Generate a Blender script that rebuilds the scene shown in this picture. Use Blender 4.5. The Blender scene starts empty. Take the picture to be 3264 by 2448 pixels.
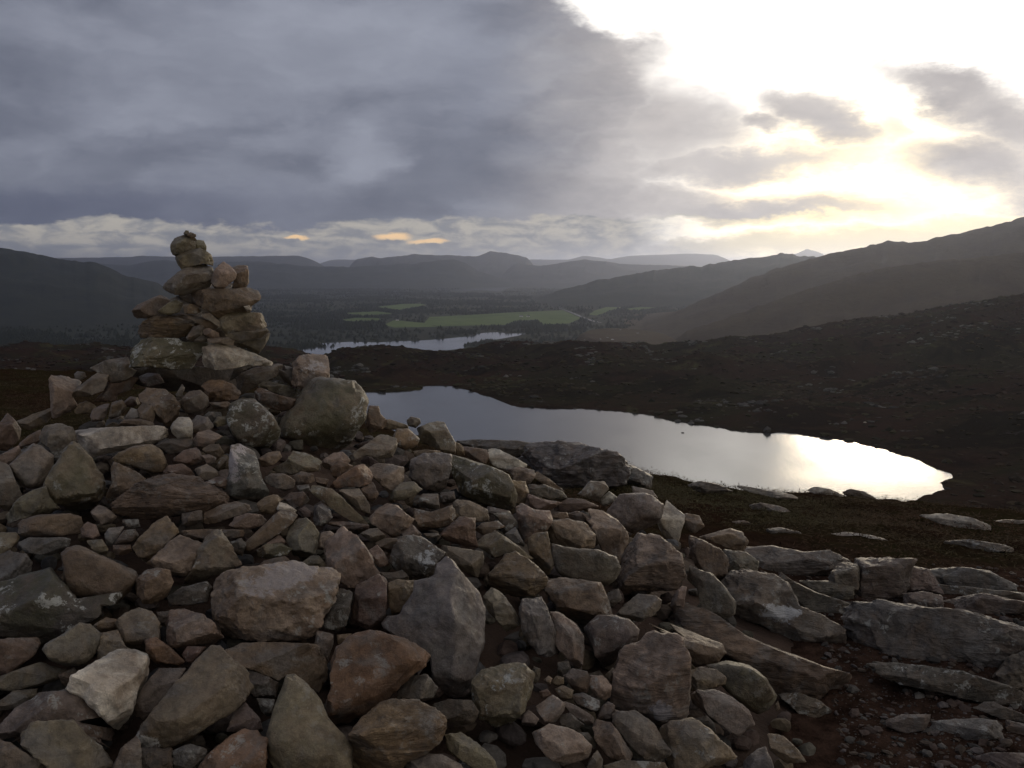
import bpy, bmesh, math, random
import numpy as np
from mathutils import Vector

random.seed(7); rng = np.random.default_rng(7)
sc = bpy.context.scene
COL = sc.collection
R = math.radians

# ------------------------------------------------------------------ camera
W0, H0, F = 3264.0, 2448.0, 3006.0            # photograph size and focal length in its pixels
HORIZON = 850.0                               # pixel row of eye level
PITCH = math.atan((H0 / 2 - HORIZON) / F)
EYE = 1.6
cam_d = bpy.data.cameras.new('camera'); cam = bpy.data.objects.new('camera', cam_d); COL.objects.link(cam)
cam_d.sensor_width = 36.0; cam_d.lens = 36.0 * F / W0; cam_d.clip_start = 0.05; cam_d.clip_end = 200000
cam.location = (0, 0, EYE); cam.rotation_euler = (math.pi / 2 - PITCH, 0, 0)
sc.camera = cam
sc.view_settings.view_transform = 'Standard'; sc.view_settings.look = 'None'
sc.view_settings.exposure = 0.0; sc.view_settings.gamma = 1.0; sc.view_settings.use_curve_mapping = False
sc.cycles.use_denoising = True
sc.cycles.max_bounces = 8; sc.cycles.volume_bounces = 1
sc.cycles.sample_clamp_indirect = 4.0

CP, SP = math.cos(PITCH), math.sin(PITCH)
def ray(px, py):
    a = (px - W0 / 2) / F; b = (H0 / 2 - py) / F
    return np.array([a, CP + b * SP, b * CP - SP])          # right, forward, up (forward not normalised)
def uv(px, py):
    d = ray(px, py); return d[0] / d[1], d[2] / d[1]         # tan azimuth, tan elevation
def on_plane(px, py, z):
    u, v = uv(px, py); y = (z - EYE) / v
    return (u * y, y, z)
def azel(px, py):
    d = ray(px, py); return math.degrees(math.atan2(d[0], d[1])), math.degrees(math.atan2(d[2], math.hypot(d[0], d[1])))

# ------------------------------------------------------------------ world: broken evening overcast
SUN_AZ, SUN_EL = 21.5, 5.0
world = bpy.data.worlds.new('World'); sc.world = world; world.use_nodes = True
wt = world.node_tree; wt.nodes.clear()
class X:
    """a socket with arithmetic"""
    def __init__(s, sock, t): s.s = sock; s.t = t
    def _m(s, op, o=None, clamp=False):
        n = s.t.nodes.new('ShaderNodeMath'); n.operation = op; n.use_clamp = clamp
        s.t.links.new(s.s, n.inputs[0])
        if o is not None:
            if isinstance(o, X): s.t.links.new(o.s, n.inputs[1])
            else: n.inputs[1].default_value = o
        return X(n.outputs[0], s.t)
    def __add__(s, o): return s._m('ADD', o)
    def __sub__(s, o): return s._m('SUBTRACT', o)
    def __mul__(s, o): return s._m('MULTIPLY', o)
    def __truediv__(s, o): return s._m('DIVIDE', o)
    def mx(s, o): return s._m('MAXIMUM', o)
    def mn(s, o): return s._m('MINIMUM', o)
    def atan2(s, o): return s._m('ARCTAN2', o)
    def pw(s, o): return s._m('POWER', o)
    def step(s, lo, hi, a=0.0, b=1.0):
        n = s.t.nodes.new('ShaderNodeMapRange'); n.interpolation_type = 'SMOOTHSTEP'
        s.t.links.new(s.s, n.inputs[0])
        n.inputs[1].default_value = lo; n.inputs[2].default_value = hi; n.inputs[3].default_value = a; n.inputs[4].default_value = b
        return X(n.outputs[0], s.t)
def xyz(t, x, y, z):
    n = t.nodes.new('ShaderNodeCombineXYZ')
    for i, v in enumerate((x, y, z)):
        if isinstance(v, X): t.links.new(v.s, n.inputs[i])
        else: n.inputs[i].default_value = v
    return n.outputs[0]
def noise(t, vec, scale, detail=4.0, rough=0.5, dist=0.0, lac=2.0):
    n = t.nodes.new('ShaderNodeTexNoise'); n.inputs['Scale'].default_value = scale; n.inputs['Detail'].default_value = detail
    n.inputs['Roughness'].default_value = rough; n.inputs['Distortion'].default_value = dist; n.inputs['Lacunarity'].default_value = lac
    if vec is not None: t.links.new(vec, n.inputs['Vector'])
    return X(n.outputs['Fac'], t)
def mixc(t, fac, a, b, mode='MIX'):
    n = t.nodes.new('ShaderNodeMix'); n.data_type = 'RGBA'; n.blend_type = mode; n.clamp_factor = True
    if isinstance(fac, X): t.links.new(fac.s, n.inputs[0])
    else: n.inputs[0].default_value = fac
    for v, i in ((a, 6), (b, 7)):
        if isinstance(v, tuple): n.inputs[i].default_value = (*v, 1)
        else: t.links.new(v, n.inputs[i])
    return n.outputs[2]
def srgb(r, g, b):
    f = lambda c: (c / 255 / 12.92) if c / 255 <= 0.04045 else ((c / 255 + 0.055) / 1.055) ** 2.4
    return (f(r), f(g), f(b))

def build_sky():
    t = wt
    tc = t.nodes.new('ShaderNodeTexCoord'); sep = t.nodes.new('ShaderNodeSeparateXYZ')
    t.links.new(tc.outputs['Generated'], sep.inputs[0])
    x, y, z = (X(sep.outputs[i], t) for i in range(3))
    az = x.atan2(y) * 57.29578
    hyp = (x * x + y * y)._m('SQRT')
    el = z.atan2(hyp) * 57.29578
    zz = z.mx(0.0) + 0.10
    deck = xyz(t, x / zz, y / zz, 0.0)                        # the cloud deck seen in perspective
    low = xyz(t, az * 0.10, el * 0.22, 0.3)
    low2 = xyz(t, az * 0.10, el * 0.22, 7.7)
    n1 = noise(t, low, 1.3, 8, 0.64); n2 = noise(t, low2, 1.3, 8, 0.64)
    a2 = az + (n1 - 0.5) * 8.0
    e2 = el + (n2 - 0.5) * 4.0
    def blob(px, py, rx, ry, rot=0.0, soft=(-1.1, 1.05)):
        c = azel(px, py); k = 57.29578 / F
        ca, sa = math.cos(R(rot)), math.sin(R(rot))
        dx = a2 - c[0]; dy = e2 - c[1]
        p = (dx * ca + dy * sa) / (rx * k); q = (dy * ca - dx * sa) / (ry * k)
        s = (p * p + q * q) * -1.0 + 1.0
        return s.step(*soft)
    # cloud cover: the big slate bank on the left, streaks and loose clouds in the bright gap
    bank = (a2 + blob(1960, 0, 250, 90) * 7.0).step(13.2, 6.4)
    cover = bank
    for args, wgt in (((2600, 372, 165, 62, -24), 1.0), ((2420, 392, 110, 38, -5), .95), ((2800, 402, 75, 48, 0), .7),
                      ((3000, 285, 190, 62, -22), 1.0), ((3180, 390, 200, 90, -30), 1.0), ((3130, 530, 280, 74, -8), 1.0), ((3400, 600, 170, 110, 0), 1.0),
                      ((2120, 400, 250, 150, 0), 1.0), ((2270, 522, 450, 52, 3), 1.0), ((1980, 640, 420, 74, 0), 1.0), ((2260, 668, 620, 54, -1), 1.0),
                      ((2600, 785, 900, 44, 2), .95), ((3050, 745, 420, 46, 8), .85)):
        cover = cover.mx(blob(*args) * wgt)
    cover = cover.mx(az.step(30.5, 40.0)).mx(az.step(-60, -80))          # the overcast closes again outside the gap
    cover = cover.mx((el + (n1 - 0.5) * 14.0).step(19.5, 31.0))
    # cloud colour
    d1 = noise(t, deck, 0.5, 6, 0.48, 0.0); d2 = noise(t, low, 2.3, 5, 0.5)
    bil = noise(t, xyz(t, az * 0.085 + (n1 - 0.5) * 0.5, el * 0.20 + (n2 - 0.5) * 0.6, 4.1), 1.5, 8, 0.55, 0.2)
    tone = d1.step(0.28, 0.74) * 0.34 + d2.step(0.28, 0.74) * 0.22 + bil.step(0.34, 0.66) * 0.44
    slate = mixc(t, tone, srgb(93, 98, 113), srgb(146, 150, 164))
    dark = (e2 * -1.0 + 5.2).step(0.0, 1.6) * (a2 * -1.0 - 2.0).step(0.0, 22.0)
    slate = mixc(t, dark * 0.62, slate, srgb(76, 82, 104))
    for px, py, rx, ry, w in ((560, 360, 210, 70, .26), (1160, 490, 150, 70, .30), (930, 445, 160, 60, .2), (1080, 130, 460, 170, .32), (430, 160, 300, 140, .16)):
        slate = mixc(t, blob(px, py, rx, ry, 8, (-0.6, 1.0)) * w, slate, srgb(186, 190, 204))
    near = (a2 * 1.0).step(-3.0, 10.0)
    warmgrey = mixc(t, tone, srgb(156, 151, 153), srgb(222, 215, 210))
    slate = mixc(t, near, slate, warmgrey)
    puff = noise(t, xyz(t, az * 0.55, el * 1.5, 2.0), 1.0, 7, 0.6, 0.4)
    pale = mixc(t, puff.step(0.36, 0.64), srgb(134, 136, 142), srgb(188, 182, 171))
    pale = mixc(t, a2.step(8.0, 17.0), pale, srgb(244, 228, 190))
    band = (e2 + (az * -0.012)).step(2.85, 2.50)
    cloud = mixc(t, band, slate, pale)
    for px, py, rx, ry in ((1250, 756, 70, 16), (1365, 769, 70, 12), (950, 757, 40, 9)):
        c = azel(px, py); k = 57.29578 / F
        dx = (az + (n2 - 0.5) * 1.6 - c[0]) / (rx * k); dy = (el + (puff - 0.5) * 0.9 - c[1]) / (ry * k)
        g = ((dx * dx + dy * dy) * -1.0 + 1.0).step(-0.1, 0.9)
        cloud = mixc(t, g, cloud, (1.2, 0.80, 0.40))
    # clear gap: physical sky plus the thin bright cloud the sun lights up
    nis = t.nodes.new('ShaderNodeTexSky'); nis.sky_type = 'NISHITA'; nis.sun_disc = False
    nis.sun_elevation = R(SUN_EL); nis.sun_rotation = R(SUN_AZ); nis.air_density = 1.0; nis.dust_density = 1.5
    cs = azel(2740, 640)
    ds = ((az - cs[0]) * (az - cs[0]) * 0.35 + (el - cs[1]) * (el - cs[1]))._m('SQRT')
    veil = mixc(t, ds.step(1.0, 7.5), (3.0, 2.35, 1.22), (1.7, 1.63, 1.52))
    sc10 = t.nodes.new('ShaderNodeMix'); sc10.data_type = 'RGBA'; sc10.blend_type = 'ADD'; sc10.inputs[0].default_value = 0.002
    t.links.new(veil, sc10.inputs[6]); t.links.new(nis.outputs[0], sc10.inputs[7])
    sky = mixc(t, cover, sc10.outputs[2], cloud)
    mul = t.nodes.new('ShaderNodeMix'); mul.data_type = 'RGBA'; mul.blend_type = 'MULTIPLY'; mul.inputs[0].default_value = 1.0
    t.links.new(sky, mul.inputs[6]); mul.inputs[7].default_value = (10, 10, 10, 1)
    bg = t.nodes.new('ShaderNodeBackground'); bg.inputs['Strength'].default_value = 0.1
    out = t.nodes.new('ShaderNodeOutputWorld')
    t.links.new(mul.outputs[2], bg.inputs['Color']); t.links.new(bg.outputs[0], out.inputs['Surface'])
build_sky()
world.cycles.sampling_method = 'MANUAL'; world.cycles.sample_map_resolution = 1024

sun_d = bpy.data.lights.new('sun', 'SUN'); sun = bpy.data.objects.new('sun', sun_d); COL.objects.link(sun)
sun_d.energy = 0.7; sun_d.angle = R(11); sun_d.color = (1.0, 0.82, 0.58)
sv = Vector((math.sin(R(SUN_AZ)) * math.cos(R(SUN_EL)), math.cos(R(SUN_AZ)) * math.cos(R(SUN_EL)), math.sin(R(SUN_EL))))
sun.rotation_euler = sv.to_track_quat('Z', 'Y').to_euler(); sun.location = (30, 80, 40)

# ------------------------------------------------------------------ numpy noise
_perm = rng.permutation(1024).astype(np.int64); _val = rng.random(1024) * 2 - 1
def vnoise(p):
    i = np.floor(p).astype(np.int64); f = p - i; f = f * f * f * (f * (f * 6 - 15) + 10)
    def h(a, b, c): return _val[_perm[(_perm[(_perm[a & 1023] + b) & 1023] + c) & 1023]]
    x, y, z = i[:, 0], i[:, 1], i[:, 2]; fx, fy, fz = f[:, 0], f[:, 1], f[:, 2]
    l = lambda a, b, t: a + (b - a) * t
    return l(l(l(h(x, y, z), h(x+1, y, z), fx), l(h(x, y+1, z), h(x+1, y+1, z), fx), fy),
             l(l(h(x, y, z+1), h(x+1, y, z+1), fx), l(h(x, y+1, z+1), h(x+1, y+1, z+1), fx), fy), fz)
def fbm(p, octs=4, g=0.5):
    s = np.zeros(len(p)); a = 1.0
    for k in range(octs):
        s += a * vnoise(p + k * 17.3); p = p * 2.03; a *= g
    return s
def fbm2(x, y, sc_, octs=4, g=0.5, seed=0.0):
    sh = np.broadcast(x, y).shape
    X_, Y_ = np.broadcast_to(x, sh).ravel() / sc_, np.broadcast_to(y, sh).ravel() / sc_
    return fbm(np.stack([X_ + seed, Y_ - seed, np.full_like(X_, seed * 0.37 + 0.5)], 1), octs, g).reshape(sh)
def sstep(a, b, x):
    t = np.clip((x - a) / (b - a), 0, 1); return t * t * (3 - 2 * t)

# ------------------------------------------------------------------ mesh helpers
def mesh_np(name, V, Fc, mat=None, smooth=True):
    V = np.asarray(V, dtype=np.float32); Fc = np.asarray(Fc, dtype=np.int32); n = Fc.shape[1]
    me = bpy.data.meshes.new(name)
    me.vertices.add(len(V)); me.vertices.foreach_set('co', V.ravel())
    me.loops.add(Fc.size); me.loops.foreach_set('vertex_index', Fc.ravel())
    me.polygons.add(len(Fc)); me.polygons.foreach_set('loop_start', np.arange(0, Fc.size, n, dtype=np.int32))
    me.polygons.foreach_set('use_smooth', np.full(len(Fc), smooth))
    me.update(calc_edges=True)
    if mat: me.materials.append(mat)
    return me
def link(name, me, parent=None, loc=None):
    o = bpy.data.objects.new(name, me); COL.objects.link(o)
    if parent is not None: o.parent = parent
    if loc is not None: o.location = loc
    return o
def tag(o, label=None, cat=None, group=None, kind=None):
    for k, v in (('label', label), ('category', cat), ('group', group), ('kind', kind)):
        if v: o[k] = v
    return o
def grid_faces(nr, nc):
    i = np.arange(nr - 1)[:, None] * nc + np.arange(nc - 1)[None, :]
    return np.stack([i, i + 1, i + nc + 1, i + nc], -1).reshape(-1, 4)

# ------------------------------------------------------------------ materials
def new_mat(name):
    m = bpy.data.materials.new(name); m.use_nodes = True; t = m.node_tree; t.nodes.clear()
    out = t.nodes.new('ShaderNodeOutputMaterial'); b = t.nodes.new('ShaderNodeBsdfPrincipled')
    t.links.new(b.outputs[0], out.inputs[0]); b.inputs['Specular IOR Level'].default_value = 0.3
    return m, t, b
def bump(t, b, h, strength, dist):
    n = t.nodes.new('ShaderNodeBump'); n.inputs['Strength'].default_value = strength; n.inputs['Distance'].default_value = dist
    t.links.new(h.s, n.inputs['Height']); t.links.new(n.outputs[0], b.inputs['Normal'])

def stone_material(name, strata=0.0, lichen=0.42, moss=0.0, patch=None):
    m, t, b = new_mat(name)
    tc = t.nodes.new('ShaderNodeTexCoord'); oi = t.nodes.new('ShaderNodeObjectInfo')
    rnd = X(oi.outputs['Random'], t)
    vm = t.nodes.new('ShaderNodeVectorMath'); vm.operation = 'ADD'
    t.links.new(tc.outputs['Object'], vm.inputs[0]); t.links.new(xyz(t, rnd * 31.0, rnd * 57.0, rnd * 13.0), vm.inputs[1])
    P = vm.outputs[0]
    big = noise(t, P, 8.0, 6, 0.62, 0.8); fine = noise(t, P, 46.0, 6, 0.7, 0.3); grain = noise(t, P, 210.0, 4, 0.75)
    base = oi.outputs['Color']
    mul = lambda c_, k: mixc(t, 1.0, c_, k, 'MULTIPLY')
    c = mixc(t, big.step(0.32, 0.68), mul(base, (0.52, 0.48, 0.45)), mul(base, (1.45, 1.42, 1.38)))
    rust = noise(t, P, 5.0, 5, 0.6, 1.2)
    c = mixc(t, rust.step(0.54, 0.66) * (rnd * 0.7), c, (0.125, 0.078, 0.044))
    brn = noise(t, P, 6.5, 6, 0.65, 1.0)
    c = mixc(t, brn.step(0.44, 0.62) * 0.45, c, mixc(t, 1.0, mixc(t, 0.35, base, (0.5, 0.5, 0.5)), (0.62, 0.47, 0.34), 'MULTIPLY'))
    grey = noise(t, P, 9.0, 5, 0.6, 0.5)
    c = mixc(t, grey.step(0.5, 0.66) * 0.5, c, (0.150, 0.146, 0.138))
    c = mixc(t, fine.step(0.42, 0.66) * 0.6, c, mul(c, (0.45, 0.44, 0.44)))
    c = mixc(t, grain.step(0.50, 0.68) * 0.5, c, mul(c, (1.75, 1.74, 1.72)))
    geo = t.nodes.new('ShaderNodeNewGeometry'); edge = (X(geo.outputs['Pointiness'], t) + (fine - 0.5) * 0.05).step(0.52, 0.60)
    c = mixc(t, edge * 0.5, c, mul(c, (1.7, 1.65, 1.6)))
    h = big * 0.35 + fine * 0.55 + grain * 0.16
    if strata:
        mp = t.nodes.new('ShaderNodeMapping'); mp.inputs['Scale'].default_value = (3.0, 3.0, 19.0); mp.inputs['Rotation'].default_value = (0.22, -0.16, 0)
        t.links.new(P, mp.inputs[0]); w = noise(t, mp.outputs[0], 1.0, 7, 0.68, 1.6).step(0.40, 0.60)
        c = mixc(t, w * (0.6 * strata), c, mul(c, (0.48, 0.44, 0.42)))
        h = h + w * (-0.5 * strata)
    if moss > 0:
        ms = noise(t, P, 6.0, 6, 0.65, 0.4)
        c = mixc(t, ms.step(0.40, 0.60) * moss, c, mixc(t, fine.step(.35, .65), (0.030, 0.032, 0.015), (0.075, 0.076, 0.036)))
    if lichen > 0:
        ln = noise(t, P, 21.0, 6, 0.75, 0.3); area = noise(t, P, 3.2, 3, 0.5)
        lf = ln.step(0.55, 0.61) * area.step(0.47 - 0.06 * (moss > 0), 0.6 - 0.06 * (moss > 0))
        c = mixc(t, lf * (rnd * lichen * 1.3 + lichen * 0.5), c, (0.34, 0.345, 0.32))
    if patch:
        sp = t.nodes.new('ShaderNodeSeparateXYZ'); t.links.new(tc.outputs['Object'], sp.inputs[0])
        dx = (X(sp.outputs[0], t) - patch[0]) * (1 / patch[2]); dz = (X(sp.outputs[2], t) - patch[1]) * (1 / patch[3])
        pm = ((dx * dx + dz * dz)._m('SQRT') * -1.0 + 1.0 + (big - 0.5) * 3.0 + (fine - 0.5) * 2.4 + (grain - 0.5) * 0.8).step(0.10, 0.42)
        c = mixc(t, pm * 0.75, c, mixc(t, grain.step(.4, .7), patch[4], tuple(k * 1.25 for k in patch[4])))
    t.links.new(c, b.inputs['Base Color'])
    t.links.new((fine * 0.25 + 0.40).s, b.inputs['Roughness']); b.inputs['Specular IOR Level'].default_value = 0.5
    bump(t, b, h, 1.0, 0.018)
    return m
M_STONE = stone_material('stone'); M_STRATA = stone_material('layered_stone', strata=1.0, lichen=0.15)
M_MOSS = stone_material('mossy_stone', lichen=1.3, moss=0.55); M_ROCK = stone_material('outcrop_rock', lichen=0.6, strata=0.45)

def simple_noise_mat(name, stops, scale, rough=0.9, bumpd=0.02, bscale=None, coord='Object', spec=0.2):
    m, t, b = new_mat(name); tc = t.nodes.new('ShaderNodeTexCoord')
    n = noise(t, tc.outputs[coord], scale, 6, 0.62, 0.4)
    cr = t.nodes.new('ShaderNodeValToRGB'); t.links.new(n.s, cr.inputs[0])
    el = cr.color_ramp.elements
    while len(el) < len(stops): el.new(0.5)
    for e, (p, c) in zip(el, stops): e.position = p; e.color = (*c, 1)
    t.links.new(cr.outputs[0], b.inputs['Base Color']); b.inputs['Roughness'].default_value = rough
    b.inputs['Specular IOR Level'].default_value = spec
    n2 = noise(t, tc.outputs[coord], bscale or scale * 4, 6, 0.65)
    bump(t, b, n2, 0.9, bumpd)
    return m
M_SOIL = simple_noise_mat('dark_peaty_soil', [(0.3, (0.030, 0.020, 0.015)), (0.5, (0.052, 0.034, 0.025)), (0.7, (0.085, 0.058, 0.043))], 3.0, bumpd=0.03, bscale=16)

def ground_material():
    m, t, b = new_mat('summit_ground'); tc = t.nodes.new('ShaderNodeTexCoord'); P = tc.outputs['Object']
    a = noise(t, P, 1.1, 5, 0.6, 0.5); f = noise(t, P, 9.0, 6, 0.68); g = noise(t, P, 0.35, 3, 0.5)
    soil = mixc(t, f.step(0.3, 0.7), (0.018, 0.011, 0.008), (0.062, 0.038, 0.028))
    heath = mixc(t, a.step(0.35, 0.65), (0.024, 0.014, 0.009), (0.024, 0.021, 0.010))
    heath = mixc(t, f.step(0.4, 0.8) * 0.6, heath, (0.042, 0.028, 0.016))
    sep = t.nodes.new('ShaderNodeSeparateXYZ'); t.links.new(P, sep.inputs[0])
    y = X(sep.outputs[1], t) + (a - 0.5) * 1.6
    c = mixc(t, y.step(4.9, 5.9), soil, heath)
    t.links.new(c, b.inputs['Base Color']); b.inputs['Roughness'].default_value = 1.0; b.inputs['Specular IOR Level'].default_value = 0.0
    bump(t, b, f + a * 0.5, 1.0, 0.06)
    return m
def moor_material():
    m, t, b = new_mat('moorland_heath'); tc = t.nodes.new('ShaderNodeTexCoord'); P = tc.outputs['Object']
    a = noise(t, P, 0.012, 6, 0.6, 0.5); f = noise(t, P, 0.11, 6, 0.7); g = noise(t, P, 0.03, 5, 0.6, 1.0); r = noise(t, P, 0.055, 7, 0.75)
    q = noise(t, P, 0.45, 4, 0.7); peat = noise(t, P, 0.02, 5, 0.6, 0.8)
    c = mixc(t, a.step(0.40, 0.60), (0.034, 0.020, 0.014), (0.026, 0.024, 0.013))
    c = mixc(t, g.step(0.56, 0.70) * 0.8, c, (0.062, 0.058, 0.026))
    c = mixc(t, f.step(0.45, 0.70) * 0.7, c, (0.022, 0.017, 0.013))
    c = mixc(t, q.step(0.5, 0.75) * 0.5, c, (0.052, 0.035, 0.023))
    c = mixc(t, r.step(0.62, 0.68) * 0.5, c, (0.16, 0.155, 0.145))
    c = mixc(t, peat.step(0.50, 0.62) * 0.7, c, (0.014, 0.010, 0.008))
    t.links.new(c, b.inputs['Base Color']); b.inputs['Roughness'].default_value = 1.0; b.inputs['Specular IOR Level'].default_value = 0.0
    bump(t, b, f * 0.7 + r * 0.3 + q * 0.35, 1.0, 2.2)
    return m
def hill_material(name, c1, c2, scale):
    return simple_noise_mat(name, [(0.35, c1), (0.65, c2)], scale, bumpd=6.0, bscale=scale * 5, spec=0.05)
def water_material(name, ws, rough=0.10, bd=0.05):
    m, t, b = new_mat(name); tc = t.nodes.new('ShaderNodeTexCoord')
    mp = t.nodes.new('ShaderNodeMapping'); mp.inputs['Scale'].default_value = (1, 0.55, 1); t.links.new(tc.outputs['Object'], mp.inputs[0])
    n = noise(t, mp.outputs[0], ws, 5, 0.6)
    big = noise(t, mp.outputs[0], ws * 0.035, 3, 0.5)
    b.inputs['Base Color'].default_value = (0.030, 0.031, 0.033, 1); b.inputs['Roughness'].default_value = rough
    b.inputs['IOR'].default_value = 1.333; b.inputs['Specular IOR Level'].default_value = 0.5
    t.links.new((big.step(0.35, 0.7) * 0.06 + (rough - 0.03)).s, b.inputs['Roughness'])
    bump(t, b, n, 0.35, bd)
    return m

# ------------------------------------------------------------------ near terrain: the summit
_brow = [uv(px, py) for px, py in ((-900, 1190), (0, 1180), (700, 1200), (1100, 1330), (1300, 1385), (1450, 1412), (1560, 1425), (1850, 1450), (2000, 1490), (2170, 1528),
                                   (2500, 1560), (2700, 1584), (2870, 1609), (3264, 1650), (4200, 1760))]
BU = np.array([b[0] for b in _brow]); BV = -np.array([b[1] for b in _brow])
def z_near(x, y, rough=True):
    x = np.asarray(x, float); y = np.asarray(y, float)
    d = np.where(y > 0.3, y, 0.3)
    u = np.where(y > 0.3, x / d, np.sign(x) * 3)
    tb = np.interp(u, BU, BV)
    dist = np.where(y > 0.3, y, np.hypot(x, y) * 0.5)
    db = (EYE + 0.6) / tb
    k = np.clip((dist - 3.6) / (db - 3.6), 0, 1)
    z = -0.6 * k ** 1.6 - np.clip(dist - db, 0, None) * 0.36 - 0.02 * np.clip(dist - db, 0, 3) ** 2
    z = np.maximum(z, -74.0)
    if rough:
        z = z + 0.035 * fbm2(x, y, 0.9, 3) * sstep(0.5, 2, dist) + 0.07 * fbm2(x, y, 2.6, 3, seed=3.3) * sstep(4.5, 8, dist) + 0.045 * (0.6 - np.abs(fbm2(x, y, 0.55, 3, 0.55, seed=5.3))) * sstep(4.8, 6.0, dist) + 0.014 * fbm2(x, y, 0.16, 3, 0.6, seed=8.1)
    return z
# ground hit of a pixel ray
def ground_hit(px, py, rough=False):
    u, v = uv(px, py); ys = np.linspace(1.0, 60, 3000)
    g = EYE + v * ys - z_near(u * ys, ys, rough)
    k = np.argmax(g < 0)
    if g[k] >= 0: k = int(np.argmin(np.abs(g)))
    return np.array([u * ys[k], ys[k], EYE + v * ys[k]])
def build_ground():
    ys = np.concatenate([np.linspace(-60, -4, 20), np.linspace(-3, 1.2, 20), np.geomspace(1.3, 30, 350), np.geomspace(32, 240, 50)])
    us = np.concatenate([np.linspace(-3.0, -0.95, 25), np.linspace(-0.92, 0.92, 330), np.linspace(0.95, 3.0, 25)])
    sp = np.maximum(np.where(ys > 1.3, ys, 1.3 + np.abs(ys - 1.3) * 0.6), 1.3)
    Xg = us[None, :] * sp[:, None]; Yg = np.broadcast_to(ys[:, None], Xg.shape)
    Zg = z_near(Xg, Yg)
    V = np.stack([Xg, Yg, Zg], -1).reshape(-1, 3)
    o = link('ground', mesh_np('ground', V, grid_faces(len(ys), len(us)), ground_material()))
    tag(o, kind='structure'); return o
build_ground()

# ------------------------------------------------------------------ moor with the lochan
T3Z = lambda x, y: (1100 + x * .9783, 1150 + y * .9783)
LOCHAN = [(-140, 118), (60, 101), (170, 103), (250, 93), (262, 82), (330, 80), (400, 95), (480, 118), (560, 150), (680, 158), (800, 155), (900, 163), (1000, 178), (1080, 198), (1200, 215),
          (1330, 232), (1450, 235), (1560, 248), (1680, 268), (1790, 295), (1850, 320), (1920, 345), (1960, 365), (1977, 385), (1945, 405), (1925, 430), (1900, 445), (1840, 461),
          (1700, 480), (1400, 490), (1000, 500), (400, 450), (-140, 330)]
ZL = -70.0
LP = np.array([on_plane(*T3Z(x, y), ZL)[:2] for x, y in LOCHAN])
def poly_dist(px, py, poly):
    """signed distance to a polygon, negative inside"""
    d = np.full(px.shape, 1e18); ins = np.zeros(px.shape, bool)
    for i in range(len(poly)):
        a = poly[i]; b = poly[(i + 1) % len(poly)]; e = b - a
        wx, wy = px - a[0], py - a[1]
        t = np.clip((wx * e[0] + wy * e[1]) / (e @ e + 1e-12), 0, 1)
        d = np.minimum(d, (wx - t * e[0]) ** 2 + (wy - t * e[1]) ** 2)
        c = ((a[1] > py) != (b[1] > py)) & (px < (b[0] - a[0]) * (py - a[1]) / (b[1] - a[1] + 1e-12) + a[0])
        ins ^= c
    return np.where(ins, -1, 1) * np.sqrt(d)
CREST = [(-800, 1100), (0, 1106), (400, 1104), (832, 1104), (920, 1123), (1000, 1138), (1047, 1133), (1104, 1114), (1205, 1109), (1256, 1117), (1351, 1122), (1433, 1117), (1560, 1104), (1686, 1098),
         (1838, 1096), (1914, 1087), (1971, 1094), (2085, 1108), (2250, 1092), (2504, 1072), (2640, 1034), (2948, 997), (3256, 942), (3700, 870), (4400, 820)]
cu = np.array([uv(*c) for c in CREST])
def z_moor(x, y):
    u = x / y; vc = np.interp(u, cu[:, 0], cu[:, 1])
    DC = 950.0; zc = EYE + vc * DC
    k = np.clip((y - 520) / (DC - 520), 0, 1)
    b = -68.5 + (zc + 68.5) * sstep(0, 1, k) ** 1.0
    side = sstep(0.30, 0.75, u)
    b = b + side * 22 * sstep(200, 500, y) * (1 - k)
    b = np.where(y > DC, zc - (y - DC) * 0.16 - np.clip(y - DC, 0, 60) * 0.05, b)
    b = np.maximum(b, -236)
    amp = sstep(300, 700, y) * 7.0 * (1 - 0.6 * sstep(DC * .9, DC, y)) + 0.8
    b = b + amp * fbm2(x, y, 60, 5, 0.55, 2.0) + 0.9 * (1 - np.abs(fbm2(x, y, 14, 4, 0.6, 5.0))) + 0.35 * fbm2(x, y, 5, 2, 0.6, 15.0)
    d = poly_dist(x, y, LP) + 2.2 * fbm2(x, y, 11, 3, 0.6, 9.0)
    s = sstep(0, 70, d)
    zz = (-69.75 + 0.02 * np.clip(d, 0, 50)) * (1 - s) + b * s + 0.55 * sstep(0, 1.2, d)
    return np.where(d < 0, np.maximum(ZL + d * 0.3, ZL - 4), zz)
def build_moor():
    ys = np.concatenate([np.geomspace(205, 700, 230), np.geomspace(703, 1000, 90), np.geomspace(1010, 2300, 40)])
    us = np.concatenate([np.linspace(-1.2, -0.62, 30), np.linspace(-0.61, 0.61, 380), np.linspace(0.62, 1.3, 36)])
    Xg = us[None, :] * ys[:, None]; Yg = np.broadcast_to(ys[:, None], Xg.shape)
    Zg = z_moor(Xg, Yg)
    V = np.stack([Xg, Yg, Zg], -1).reshape(-1, 3)
    return tag(link('moor_terrain', mesh_np('moor', V, grid_faces(len(ys), len(us)), moor_material())), kind='structure')
build_moor()
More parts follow.
